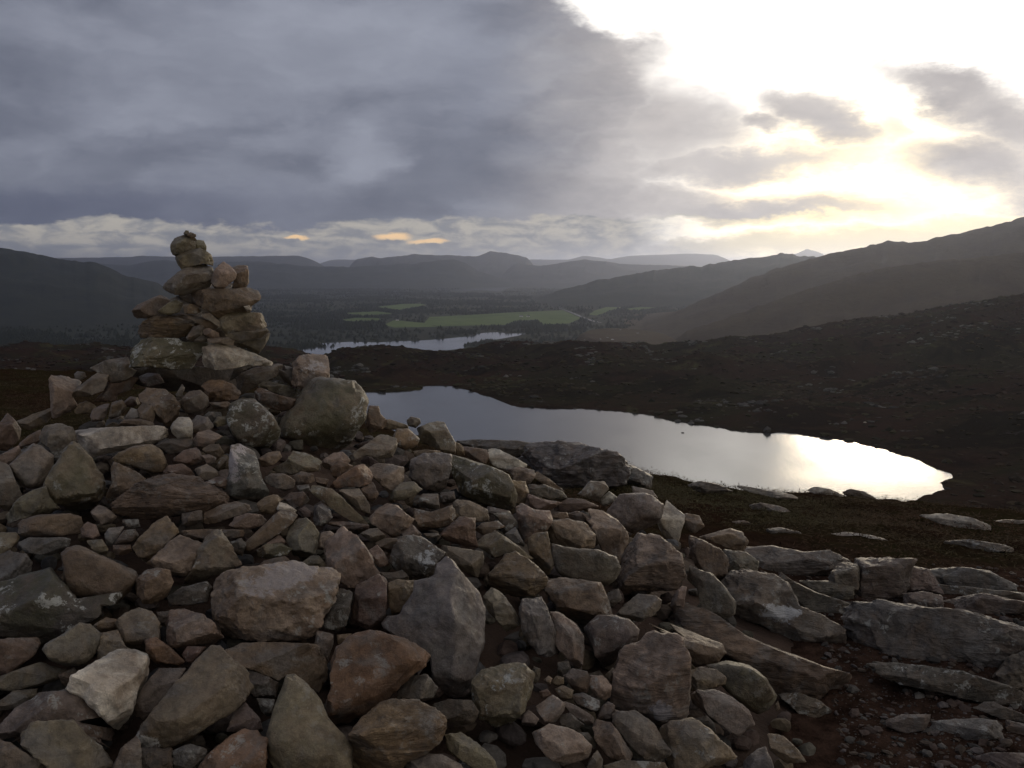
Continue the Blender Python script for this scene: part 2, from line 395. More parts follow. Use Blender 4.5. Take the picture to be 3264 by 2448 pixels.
def moor_scatter():
    k = 90000
    y = np.sqrt(rng.uniform(260 ** 2, 1000 ** 2, k)); u = rng.uniform(-0.62, 0.66, k); x = u * y
    d = poly_dist(x, y, LP); m = fbm2(x, y, 90, 4, 0.6, 40.0); m2 = fbm2(x, y, 30, 3, 0.6, 50.0)
    z = z_moor(x, y)
    okb = (d > 0.5) & (rng.random(k) < 0.20 + 0.5 * (m > 0.15)); okr = (d > -1.0) & ((m2 > 0.80) | ((d < 2.0) & (rng.random(k) < .06))) & (rng.random(k) < 0.35)
    out = []
    for ok, rs, hs in ((okb, (0.9, 2.4), 0.55), (okr, (0.5, 2.6), 0.6)):
        X_, Y_, Z_ = x[ok], y[ok], z[ok]; n = len(X_)
        if n > 11000: sel = rng.permutation(n)[:11000]; X_, Y_, Z_ = X_[sel], Y_[sel], Z_[sel]; n = 11000
        r = rng.uniform(rs[0], rs[1], n) * rng.uniform(.6, 1.2, n) * (0.7 + 0.5 * Y_ / 900); out.append((X_, Y_, Z_, r, hs, n))
    return out
MOOR_SCATTER = moor_scatter()
def sheet(name, pts, z, mat, kind='structure'):
    me = bpy.data.meshes.new(name); me.from_pydata([(p[0], p[1], z) for p in pts], [], [list(range(len(pts)))]); me.update()
    me.materials.append(mat)
    bm = bmesh.new(); bm.from_mesh(me); bmesh.ops.triangulate(bm, faces=bm.faces[:])
    for f in bm.faces:
        if f.normal.z < 0: f.normal_flip()
    bm.to_mesh(me); bm.free()
    return tag(link(name, me), kind=kind)
_c = LP.mean(0)
sheet('lochan_water', [tuple(_c + (p - _c) * 1.05) for p in LP], ZL, water_material('lochan_water', 0.9, 0.15, 0.04))

# ------------------------------------------------------------------ valley floor, loch, fields, river
ZV = -220.0
M_VALLEY = simple_noise_mat('wooded_valley_floor', [(0.30, (0.013, 0.017, 0.010)), (0.5, (0.020, 0.024, 0.013)), (0.72, (0.036, 0.038, 0.019))], 0.0032, bumpd=5.0, bscale=0.03, spec=0.05)
def build_valley():
    ys = np.geomspace(900, 70000, 60); us = np.linspace(-1.4, 1.4, 60)
    Xg = us[None, :] * ys[:, None]; Yg = np.broadcast_to(ys[:, None], Xg.shape)
    V = np.stack([Xg, Yg, np.full(Xg.shape, ZV)], -1).reshape(-1, 3)
    tag(link('valley_floor', mesh_np('valley_floor', V, grid_faces(len(ys), len(us)), M_VALLEY)), kind='structure')
build_valley()
Z1 = lambda x, y: (800 + x / 1.58, 750 + y / 1.58)
def on_valley(pts, z=ZV): return [on_plane(*Z1(x, y), z)[:2] for x, y in pts]
LOCH = [(185, 572), (215, 562), (340, 546), (500, 538), (640, 541), (750, 535), (900, 529), (1000, 520), (1100, 510), (1150, 496), (1190, 491), (1240, 490), (1300, 495), (1385, 497), (1340, 508), (1250, 524),
        (1160, 540), (1060, 573), (900, 590), (700, 612), (385, 660), (200, 640)]
LOCH_W = np.array(on_valley(LOCH))
FARLOCH = [(980, 276), (1080, 270), (1160, 266), (1220, 260), (1310, 262), (1250, 284), (1150, 276), (1080, 280)]
FIELDS = [[(870, 445), (900, 412), (1100, 402), (1340, 388), (1570, 378), (1665, 418), (1600, 446), (1470, 450), (1440, 425), (1340, 432), (1280, 452), (1100, 456), (950, 460)],
          [(630, 362), (760, 347), (850, 345), (885, 352), (800, 366), (740, 378)], [(460, 426), (530, 416), (640, 418), (660, 428), (490, 434)],
          [(1700, 400), (1730, 380), (1830, 350), (1990, 308), (2020, 312), (2012, 332), (1900, 352), (1740, 405)], [(670, 452), (720, 428), (870, 442), (940, 462), (720, 466)],
          [(470, 392), (640, 384), (720, 396), (560, 404)], [(1880, 372), (2110, 344), (2140, 352), (1950, 380)]]
M_LOCH = water_material('valley_loch_water', 0.25, 0.12, 0.1)
sheet('loch_water', [tuple(p) for p in LOCH_W], ZV + 1.0, M_LOCH)
sheet('loch_water', on_valley(FARLOCH), ZV + 1.0, M_LOCH)
M_FIELD = simple_noise_mat('pasture_grass', [(0.35, (0.062, 0.105, 0.026)), (0.65, (0.100, 0.140, 0.042))], 0.006, bumpd=0.5, bscale=0.05, spec=0.05)
for f in FIELDS: sheet('field', on_valley(f), ZV + 0.8, M_FIELD)
RIVER = [(1438, 330), (1440, 318), (1455, 309), (1466, 308), (1458, 318), (1462, 328), (1490, 343), (1530, 358), (1575, 374), (1620, 392), (1660, 408), (1700, 424), (1735, 434), (1770, 441)]
rw = [1, 5, 6, 4, 4, 4.5, 4, 3.5, 4, 4, 4.5, 5, 4.5, 1]
def strip(name, center, widths, z, mat):
    L = [on_plane(*Z1(x, y - w / 2), z) for (x, y), w in zip(center, widths)]; Rr = [on_plane(*Z1(x, y + w / 2), z) for (x, y), w in zip(center, widths)]
    V = L + Rr; n = len(L); Fc = [(i, i + 1, n + i + 1, n + i) for i in range(n - 1)]
    return tag(link(name, mesh_np(name, V, Fc, mat)), kind='structure')
strip('river', RIVER, rw, ZV + 1.2, M_LOCH)
strip('river', [(1590, 263), (1610, 266), (1632, 276)], [2, 4, 2], ZV + 1.2, M_LOCH)

# moor bog pools (small water patches)
M_POOL = water_material('bog_pool_water', 0.8, 0.08, 0.03)

# ------------------------------------------------------------------ hills
def hill(name, crest, D, floor, run_f, run_b, mat, rough=14.0, nsc=500.0, ncol=200, jag=1.0, du=0.0, taper=(1, 1)):
    pts = np.array([uv(*c) for c in crest]); o = np.argsort(pts[:, 0]); pts = pts[o]
    us = np.linspace(pts[0, 0], pts[-1, 0], ncol); vs = np.interp(us, pts[:, 0], pts[:, 1])
    k = np.array([0.25, 0.5, 0.25]); vs = np.convolve(np.pad(vs, 1, mode='edge'), k, 'valid')
    vfl = (floor - EYE) / D
    el_ = sstep(0, 0.12, (us - us[0]) / (us[-1] - us[0])) if taper[0] else 1.0; er_ = sstep(0, 0.12, (us[-1] - us) / (us[-1] - us[0])) if taper[1] else 1.0
    vs = vfl + (vs - vfl) * el_ * er_
    Dc = D * (1 + du * (us - us.mean()))
    zc = EYE + vs * Dc + jag * fbm2(us * Dc, us * 0, nsc * 0.12, 4, 0.6, 4.4)
    rows_f = np.linspace(0, 1, 30); rows_b = np.linspace(0, 1, 10)[1:]
    Xs, Ys, Zs = [], [], []
    for r in rows_f[::-1]:
        y = Dc - run_f * r; z = floor + (zc - floor) * (1 - r) ** 1.25
        Xs.append(us * y); Ys.append(y); Zs.append(z + rough * min(1, r * 6) * (1 - r) * fbm2(us * y, y, nsc, 5, 0.55, D * 0.001) * np.clip((zc - floor) / 150, 0.1, 1.5))
    for r in rows_b:
        y = Dc + run_b * r; Xs.append(us * y); Ys.append(y); Zs.append(zc + (floor - zc) * r ** 1.1)
    V = np.stack([np.array(Xs), np.array(Ys), np.array(Zs)], -1).reshape(-1, 3)
    return tag(link(name, mesh_np(name, V, grid_faces(len(rows_f) + len(rows_b), ncol), mat)), kind='structure')
HBROWN = hill_material('heather_hillside', (0.044, 0.029, 0.018), (0.060, 0.044, 0.024), 0.012)
HGREEN = hill_material('forested_hillside', (0.014, 0.018, 0.012), (0.024, 0.027, 0.016), 0.008)
HFAR = hill_material('distant_hillside', (0.022, 0.023, 0.019), (0.034, 0.033, 0.026), 0.002)
hill('hill', [(2000, 1125), (2054, 1112), (2134, 1070), (2331, 1007), (2516, 940), (2670, 890), (2812, 853), (3000, 830), (3264, 806), (3800, 770)], 2100, -225, 800, 900, HBROWN, 16, 190, jag=3)
hill('hill', [(1990, 1052), (2060, 1030), (2140, 1000), (2240, 955), (2340, 910), (2440, 868), (2530, 838), (2627, 813), (2701, 795), (2790, 778), (2855, 764), (2880, 769), (2911, 773), (2960, 764), (2997, 752), (3050, 746), (3102, 734), (3190, 712), (3264, 691), (3500, 640), (3900, 600)], 3300, -225, 900, 1500, HBROWN, 26, 320, jag=5, taper=(0, 1))
hill('hill', [(1690, 957), (1740, 940), (1800, 920), (1900, 894), (2023, 872), (2100, 860), (2171, 850), (2240, 848), (2300, 834), (2360, 826), (2430, 818), (2492, 806), (2530, 812), (2627, 820), (2800, 850)], 6200, -225, 1100, 2000, HGREEN, 30, 450, jag=7, taper=(0, 1))
hill('hill', [(2500, 818), (2540, 808), (2572, 793), (2600, 801), (2640, 815)], 24000, -225, 2500, 3000, HFAR, 30, 900, jag=5)
hill('hill', [(-600, 760), (-200, 770), (0, 791), (60, 797), (110, 808), (170, 820), (215, 830), (260, 834), (300, 834), (340, 848), (390, 872), (440, 888), (520, 905), (640, 925)], 5200, -225, 2000, 2200, HGREEN, 45, 600, jag=6)
hill('hill', [(-500, 860), (0, 850), (300, 838), (400, 846), (520, 830), (700, 836), (820, 832), (950, 846), (1100, 852), (1260, 842), (1325, 839), (1401, 829), (1445, 825), (1483, 839), (1521, 858), (1600, 870), (1750, 880)], 11500, -225, 1500, 3000, HGREEN, 50, 800, jag=8)
hill('hill', [(-500, 822), (100, 824), (270, 821), (400, 820), (460, 815), (560, 819), (700, 818), (800, 816), (1000, 815), (1072, 816), (1091, 829), (1140, 832)], 16000, -225, 2600, 3000, HFAR, 50, 1200, jag=6)
hill('hill', [(1060, 838), (1154, 823), (1186, 817), (1211, 823), (1243, 821), (1290, 813), (1325, 810), (1380, 813), (1433, 813), (1480, 817), (1528, 814), (1545, 806), (1562, 801), (1597, 803), (1642, 812), (1680, 820), (1705, 836), (1760, 850)], 14500, -225, 2400, 3000, HFAR, 60, 1100, jag=8)
hill('hill', [(1560, 846), (1650, 840), (1720, 848), (1800, 836), (1863, 826), (1920, 833), (2000, 842), (2150, 846), (2300, 850)], 12500, -225, 1900, 3000, HFAR, 60, 1000, jag=6)
hill('hill', [(900, 826), (1000, 824), (1120, 828), (1300, 822), (1600, 830), (1690, 827), (1813, 828), (1863, 814), (1940, 826), (2010, 815), (2100, 812), (2190, 808), (2300, 812), (2450, 815)], 24000, -225, 4000, 3000, HFAR, 60, 1800, jag=6)

# ------------------------------------------------------------------ stones
def icosphere(sub):
    bm = bmesh.new(); bmesh.ops.create_icosphere(bm, subdivisions=sub, radius=1.0)
    V = np.array([v.co[:] for v in bm.verts]); Fc = np.array([[v.index for v in f.verts] for f in bm.faces]); bm.free()
    return V, Fc
ICO = {k: icosphere(k) for k in (1, 2, 4, 5, 6)}
def unit(v): return v / np.linalg.norm(v)

def rock_mesh(name, out2, e1, e2, n, front, back, sub, p, seed, tilt_up=0.5, strata=None, noise_amp=0.035, bevels=5, mat=None, topcut=0.85, edge=None):
    """out2: outline in the (e1, e2) plane round its centre; n points at the viewer; front/back: depths.
    The stone is the outline's prism cut by tilted facets, edges slightly worn, surface broken by noise."""
    r = np.random.default_rng(seed)
    D0, Fc = ICO[sub]
    ang = np.arctan2(out2[:, 1], out2[:, 0]); o = np.argsort(ang); P2 = out2[o]
    ext = np.array([np.abs(P2[:, 0]).max(), np.abs(P2[:, 1]).max(), (front + back) / 2])
    d = D0 * ext; d = d / np.linalg.norm(d, axis=1)[:, None]                # local directions (e1, e2, n)
    # outline radius by angle
    th = np.arctan2(d[:, 1], d[:, 0]); rho = np.full(len(d), np.inf)
    ct, st = np.cos(th), np.sin(th)
    for i in range(len(P2)):
        a = P2[i]; b = P2[(i + 1) % len(P2)]
        ca = a[0] * b[1] - a[1] * b[0]
        den = ct * (b[1] - a[1]) - st * (b[0] - a[0])
        c1 = a[0] * st - a[1] * ct; c2 = b[0] * st - b[1] * ct
        hit = (c1 * c2 <= 1e-12) & (np.abs(den) > 1e-12)
        rr = np.where(hit, ca / np.where(np.abs(den) > 1e-12, den, 1), np.inf)
        rho = np.where((rr > 1e-6) & (rr < rho), rr, rho)
    rho = np.where(np.isfinite(rho), rho, ext[:2].mean())
    inv = [np.hypot(d[:, 0], d[:, 1]) / rho]
    upl = np.array([e1[2], e2[2], n[2]])                                     # world up in local axes
    def plane(nn, dist): inv.append(np.clip(d @ nn, 0, None) / dist)
    nf = unit(np.array([0, 0, 1.0]) + tilt_up * upl * r.uniform(-0.5, 1.0) + np.array([r.normal(0, .38), r.normal(0, .15), 0]))
    if edge is not None: nf = unit(np.array([r.normal(0, .22), 0, 1.0]) - r.uniform(.1, .4) * upl)
    plane(nf, front)
    sup = lambda nn: max(np.max(P2 @ nn[:2]) + abs(nn[2]) * front * 0.9, front)
    if edge is not None:
        nt = unit(upl * r.uniform(.85, 1.15) + np.array([r.normal(-.12, .38), 0, r.uniform(.35, .75)])); plane(nt, sup(nt) * edge)
        sd = r.choice([-1, 1]); ns = unit(np.array([sd * r.uniform(.7, 1.2), r.normal(0, .3), r.uniform(.4, .9)])); plane(ns, sup(ns) * r.uniform(.6, .9))
    elif topcut:
        nt = unit(upl + np.array([r.normal(0, .32), r.normal(0, .1), r.uniform(0.05, 0.55)])); plane(nt, sup(nt) * r.uniform(topcut - .33, topcut + .05))
    if r.random() < 0.75:
        nu = unit(-upl * r.uniform(.7, 1.2) + np.array([r.normal(0, .35), 0, r.uniform(0.5, 1.1)])); plane(nu, sup(nu) * r.uniform(.55, .85))
    for k in range(bevels):
        a = r.uniform(0, 2 * math.pi); el = r.uniform(0.5, 1.2)
        nb = np.array([math.cos(a) * math.sin(el), math.sin(a) * math.sin(el), math.cos(el)])
        plane(nb, sup(nb) * r.uniform(0.74, 1.0))
    plane(unit(np.array([r.normal(0, .2), r.normal(0, .2), -1.0])), back)
    for k in range(3):
        a = r.uniform(0, 2 * math.pi); nb = np.array([math.cos(a) * .7, math.sin(a) * .7, -.7])
        plane(nb, max(np.max(P2 @ nb[:2]) + .7 * back, back) * 0.8)
    I = np.stack(inv, 1)
    mx = I.max(1)
    s = ((I / mx[:, None]) ** p).sum(1) ** (1.0 / p)
    rad = 1.0 / (mx * s)
    L = d * rad[:, None]
    size = math.sqrt(ext[0] * ext[1])
    off = r.uniform(0, 50, 3)
    nz = fbm(L / size * 1.6 + off, 4, 0.5); nz2 = fbm(L / size * 7.0 + off * 2, 3, 0.6)
    ridge = -np.abs(vnoise(L / size * 2.6 + off * 3))
    L = L * (1 + noise_amp * (0.9 * nz + 0.9 * ridge + 0.3) + noise_amp * 0.45 * nz2)[:, None]
    if strata is not None:
        ax = unit(np.array([r.normal(0, .15) + strata[0], strata[1], r.normal(0, .2)])); q = L @ ax / size * 7 + 0.8 * nz
        saw = (q - np.floor(q)); L = L * (1 - 0.032 * np.where(saw < .2, (0.2 - saw) * 5, 0) * r.uniform(.6, 1.2))[:, None]
    B = np.stack([e1, e2, n], 0)
    me = mesh_np(name, L @ B, Fc, mat)
    try: me.set_sharp_from_angle(angle=R(24))
    except Exception: pass
    return me

# the cairn's heap: where a pixel ray meets it
HC = np.array([-1.45, 4.45]); HH, HS = 1.17, 0.385
def heap_h(x, y):
    r = np.sqrt((x - HC[0]) ** 2 + (np.where(y > HC[1], 1.7, 0.75) * (y - HC[1])) ** 2 + 0.04)
    return HH - HS * r
def heap_hit(px, py):
    u, v = uv(px, py); ys = np.linspace(1.2, 5.2, 1600)
    g = EYE + v * ys - np.maximum(heap_h(u * ys, ys), z_near(u * ys, ys, False))
    k = int(np.argmax(g < 0)) if (g < 0).any() else int(np.argmin(g))
    return np.array([u * ys[k], ys[k], EYE + v * ys[k]])

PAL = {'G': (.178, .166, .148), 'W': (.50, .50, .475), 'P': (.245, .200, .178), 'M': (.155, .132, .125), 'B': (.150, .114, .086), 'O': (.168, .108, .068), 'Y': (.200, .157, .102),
       'L': (.152, .140, .106), 'D': (.082, .076, .068), 'R': (.128, .090, .074), 'U': (.142, .144, .148), 'T': (.215, .178, .137)}
# outlines traced per view: origin, scale, list of  colour+options | points | label
TILES = []
def tile(ox, oy, s, txt, dist=None): TILES.append((ox, oy, s, txt, dist))
# options: r rounded, f flat slab, s layered, m mossy, l lichen, +n / -n centimetres farther / nearer
tile(350, 700, .452, '''
Lr+0|520,95 535,75 555,78 560,95 545,108 525,106|tiny pebble at the very top of the cairn
Br+0|545,100 570,88 608,105 608,122 570,128 545,115|
Lf+2|500,115 530,105 600,125 615,150 560,152 510,132|
L+2|430,175 455,135 500,118 560,130 600,155 602,210 530,230 470,260 445,240 432,205|rounded olive capstone under the top pebbles
L+6|585,160 625,142 660,150 680,190 680,222 640,218 595,208|
L+0|462,262 520,230 590,205 650,208 710,245 735,295 725,325 660,310 580,327 515,357 480,310|squat grey-green block below the capstone
Gt-4|375,480 420,425 500,365 590,315 680,308 730,340 728,400 705,475 640,492 520,532 430,520|wedge with a dark underside and a paler right face
P-3|712,440 745,350 800,295 850,330 890,380 885,415 800,488 740,482|pale pointed stone leaning in the tower
B+6|850,350 905,325 965,325 980,370 975,440 950,490 860,490 880,410|
Bt-2|568,525 620,505 700,487 890,490 960,470 1010,465 1050,515 1040,570 1000,605 990,655 850,650 760,695 690,640 580,570|wide brown block jutting out to the right of the tower
Mf+0|160,640 200,600 380,520 450,550 460,575 380,645 280,702 180,692|mauve slab sticking out to the left of the tower
L-4|340,645 450,560 520,590 490,655 420,670 350,662|
B-5|515,600 580,595 650,645 600,665 530,665|
Gf-7|640,650 670,635 770,715 778,765 720,722 650,682|
Bf-5|520,660 640,685 765,745 770,775 680,765 560,702|
L+3|750,690 800,640 900,620 995,655 1060,658 1095,710 1105,752 1040,785 900,805 820,795 775,740|
Wr-8|945,612 985,605 998,640 970,652|
Ys+0|215,740 300,690 350,655 460,660 560,690 650,720 645,750 540,825 430,835 240,838 205,790|layered ochre-brown slab on the left of the tower
G-8|538,832 590,755 650,745 670,770 640,822 590,862 550,852|
P-9|655,770 700,765 770,800 775,838 700,835 660,802|
D-9|590,852 640,815 700,830 690,865 610,866|
G-10|690,842 770,830 850,825 880,850 870,888 760,875 700,866|
Lf-8|785,812 900,795 1040,783 1100,760 1127,790 1060,832 920,855 840,832|
L+2|870,860 980,848 1100,800 1129,800 1115,850 1080,910 1045,952 960,905|
Lsm-5|150,930 220,850 290,835 480,840 510,860 700,865 780,885 700,930 640,960 560,1042 450,1052 270,1032 150,1042|broad olive-grey base slab under the left of the tower
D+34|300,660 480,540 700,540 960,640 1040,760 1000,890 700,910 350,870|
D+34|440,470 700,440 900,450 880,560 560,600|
Wl-8|660,905 720,888 800,882 880,895 960,930 1060,970 1130,1005 1130,1027 980,1028 860,1050 740,1057 670,1032 658,960|cream-white wedge, the brightest stone at the foot of the tower
''', 4.36)  # deepest dark stones are added filler, their colour deepening the shade in the gaps
tile(350, 700, .452, '''
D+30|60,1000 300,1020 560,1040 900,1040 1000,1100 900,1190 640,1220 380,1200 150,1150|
Ptl-4|1297,1010 1340,965 1450,955 1535,965 1545,1050 1540,1180 1500,1225 1430,1230 1330,1172 1290,1150 1300,1070|pinkish-grey upright block standing on the mossy boulder
Lrml+0|1205,1480 1230,1400 1300,1330 1370,1210 1420,1140 1500,1120 1620,1125 1720,1140 1790,1210 1820,1290 1800,1400 1740,1500 1690,1600 1600,1640 1480,1645 1330,1610 1220,1540|big rounded mossy boulder flecked with white lichen
Grm+0|825,1400 860,1310 930,1265 1010,1258 1090,1330 1150,1390 1200,1480 1190,1560 1130,1600 1000,1612 920,1570 870,1520|smooth dark round boulder left of the mossy one
Lf-2|1050,1170 1090,1135 1150,1145 1260,1175 1335,1215 1335,1247 1300,1260 1200,1237 1090,1207|
B+2|1025,1210 1060,1185 1180,1235 1310,1265 1300,1310 1240,1352 1140,1332 1050,1282|
Gf-1|895,1115 930,1080 1040,1045 1180,1020 1230,1030 1215,1080 1100,1142 930,1232 905,1190|
D+5|1150,1035 1220,1025 1290,1045 1300,1160 1280,1180 1220,1125 1240,1070|
D+4|840,1140 880,1050 950,1020 1040,1030 930,1078 895,1112 890,1152|
O+0|650,1175 690,1135 770,1125 860,1160 920,1220 900,1260 800,1287 710,1287 680,1230|
B+3|700,1288 830,1283 860,1302 800,1332 740,1338|
G+0|490,1280 560,1215 640,1205 690,1250 690,1310 640,1362 540,1357 495,1320|
G+2|465,1235 510,1160 530,1190 500,1262|
B+0|210,1230 270,1195 390,1200 450,1250 490,1300 480,1390 440,1457 340,1422 310,1370 290,1310 225,1290|
M+3|205,1110 270,1080 350,1090 380,1150 270,1177 220,1140|
Wl-1|430,1460 480,1395 560,1395 585,1440 580,1547 500,1557 440,1500|
M+0|565,1425 620,1380 690,1395 730,1450 700,1492 610,1512 580,1470|
P-2|590,1550 630,1500 700,1485 790,1530 740,1570 690,1607 610,1592|pale pink flake in the dark gap above the middle
U+1|665,1385 700,1355 780,1360 790,1385 720,1427|
L+1|730,1432 760,1390 820,1390 828,1442 760,1462|
''')  # deepest dark stone is added filler, its colour shading the hollow under the tower
tile(0, 1150, .3918, '''
P+0|400,155 430,115 560,130 680,160 620,230 580,280 630,360 560,410 440,457 415,400 412,250|
Mr+0|605,110 630,85 690,95 700,130 660,155 615,145|small round purple pebble perched on the left shoulder
G-2|580,267 640,210 760,120 830,80 885,110 870,170 840,240 740,282 600,292|
G+5|740,60 860,0 1040,-30 1060,60 1110,80 1060,125 930,205 880,140|
R+1|850,250 880,180 960,130 1060,130 1120,150 1060,232 960,272 950,322 850,332 760,330|
T-1|598,390 650,345 700,330 760,355 790,380 740,422 620,432|
M+0|735,450 760,395 850,350 890,350 870,430 830,487 750,497|
Y+0|885,462 910,340 990,318 1030,380 980,442 910,472|
R+0|1010,332 1060,290 1120,300 1140,350 1080,377 1020,367|
U+0|1000,482 1070,385 1110,395 1140,450 1080,472 1030,502|
B+1|970,522 1020,470 1120,470 1240,500 1240,532 1080,540|
B+1|1120,402 1160,340 1240,370 1260,440 1240,512 1150,492|
Wf+0|612,570 700,555 1000,540 1250,535 1380,555 1400,580 1350,622 1230,682 1050,712 900,747 725,782 660,690|long pale grey slab lying level on the left of the heap
D+6|1260,690 1400,635 1560,640 1590,690 1500,742 1380,762 1330,722|
Yr-1|915,790 960,750 1080,700 1230,685 1310,730 1350,840 1330,902 1250,917 1150,882 1060,852 930,832|
B+1|860,1112 915,990 905,880 930,830 1030,870 1150,940 1180,962 1080,1032 980,1112 900,1152|
Lm-2|375,1020 440,870 520,740 600,675 660,720 740,810 850,960 855,1070 780,1182 640,1232 540,1202 420,1122|dark green mossy pyramid near the left edge
Gr+0|80,850 160,770 270,670 330,690 430,780 435,850 380,982 240,1042 150,1012 110,920|
G+0|325,620 360,530 480,510 590,550 640,640 560,722 480,792 440,780 400,700 340,670|
B+1|150,710 160,670 250,600 330,560 335,650 260,680|
P+2|-60,800 0,770 150,690 165,745 85,835 0,822|
G+0|-120,830 0,810 60,840 100,920 170,1090 60,1222 0,1182 -120,1150|
L+1|30,1292 150,1130 260,1060 370,1030 390,1120 480,1200 400,1242 160,1292 70,1332|
R+2|-60,600 5,500 60,430 130,500 170,560 150,642 60,722 -60,720|
B+2|140,490 260,440 400,390 430,440 380,502 240,562 190,540|
Br-1|135,1330 180,1290 350,1255 560,1245 650,1275 670,1330 640,1402 480,1432 250,1442 160,1412|loaf-shaped brown stone by the left edge
M+0|740,1232 800,1170 870,1200 950,1270 900,1322 830,1337 770,1292|
P+0|655,1372 710,1310 780,1340 810,1420 770,1452 670,1432|
U+1|850,1412 890,1360 1010,1350 970,1412 910,1512 870,1492|
G+0|930,1482 1010,1380 1090,1375 1125,1420 1060,1502 960,1512|
R+3|920,1500 1060,1498 1075,1552 1000,1582 930,1572|
Y-1|1085,1512 1150,1420 1250,1330 1350,1270 1400,1330 1450,1400 1400,1442 1330,1532 1200,1632 1120,1562|
Pl-1|1205,1642 1300,1560 1370,1480 1460,1415 1560,1455 1635,1490 1620,1580 1580,1682 1500,1742 1350,1742 1280,1702|pinkish-white coarse stone left of the centre
Bs-3|905,1172 1000,1080 1150,980 1260,930 1420,930 1600,960 1750,1030 1840,1090 1860,1152 1700,1232 1500,1252 1280,1284 1080,1272 950,1222|large arched brown stone with curved banding
G+3|1480,1242 1640,1220 1650,1302 1540,1352 1485,1332|
D+1|140,1472 250,1440 500,1440 570,1450 540,1542 400,1582 220,1562|
L+2|700,1460 830,1455 880,1530 860,1582 780,1572|
R+0|1420,792 1500,730 1600,705 1660,810 1600,842 1480,862 1420,822|brick-red angular stone in the middle gap
P-1|1640,772 1700,760 1760,790 1740,837 1690,847|
B+1|1650,722 1700,680 1780,680 1820,750 1770,802 1700,762|
R+2|1340,902 1380,850 1480,840 1560,890 1590,952 1450,935 1340,935|
G+2|1590,882 1680,840 1760,890 1800,950 1720,982 1620,952|
L+1|1750,872 1800,790 1850,770 1840,852 1780,902|
P+2|1660,992 1780,940 1850,970 1840,1042 1760,1022|
Bf+3|1480,1382 1700,1370 1980,1375 1980,1412 1800,1442 1600,1452 1500,1422|
L+1|-100,1400 0,1400 130,1395 160,1440 100,1522 40,1602 -100,1622|
D+4|1000,1290 1120,1290 1140,1352 1060,1382 1000,1342|
D+5|60,1560 200,1580 260,1640 220,1800 60,1900 -100,1900 -100,1640|
''')
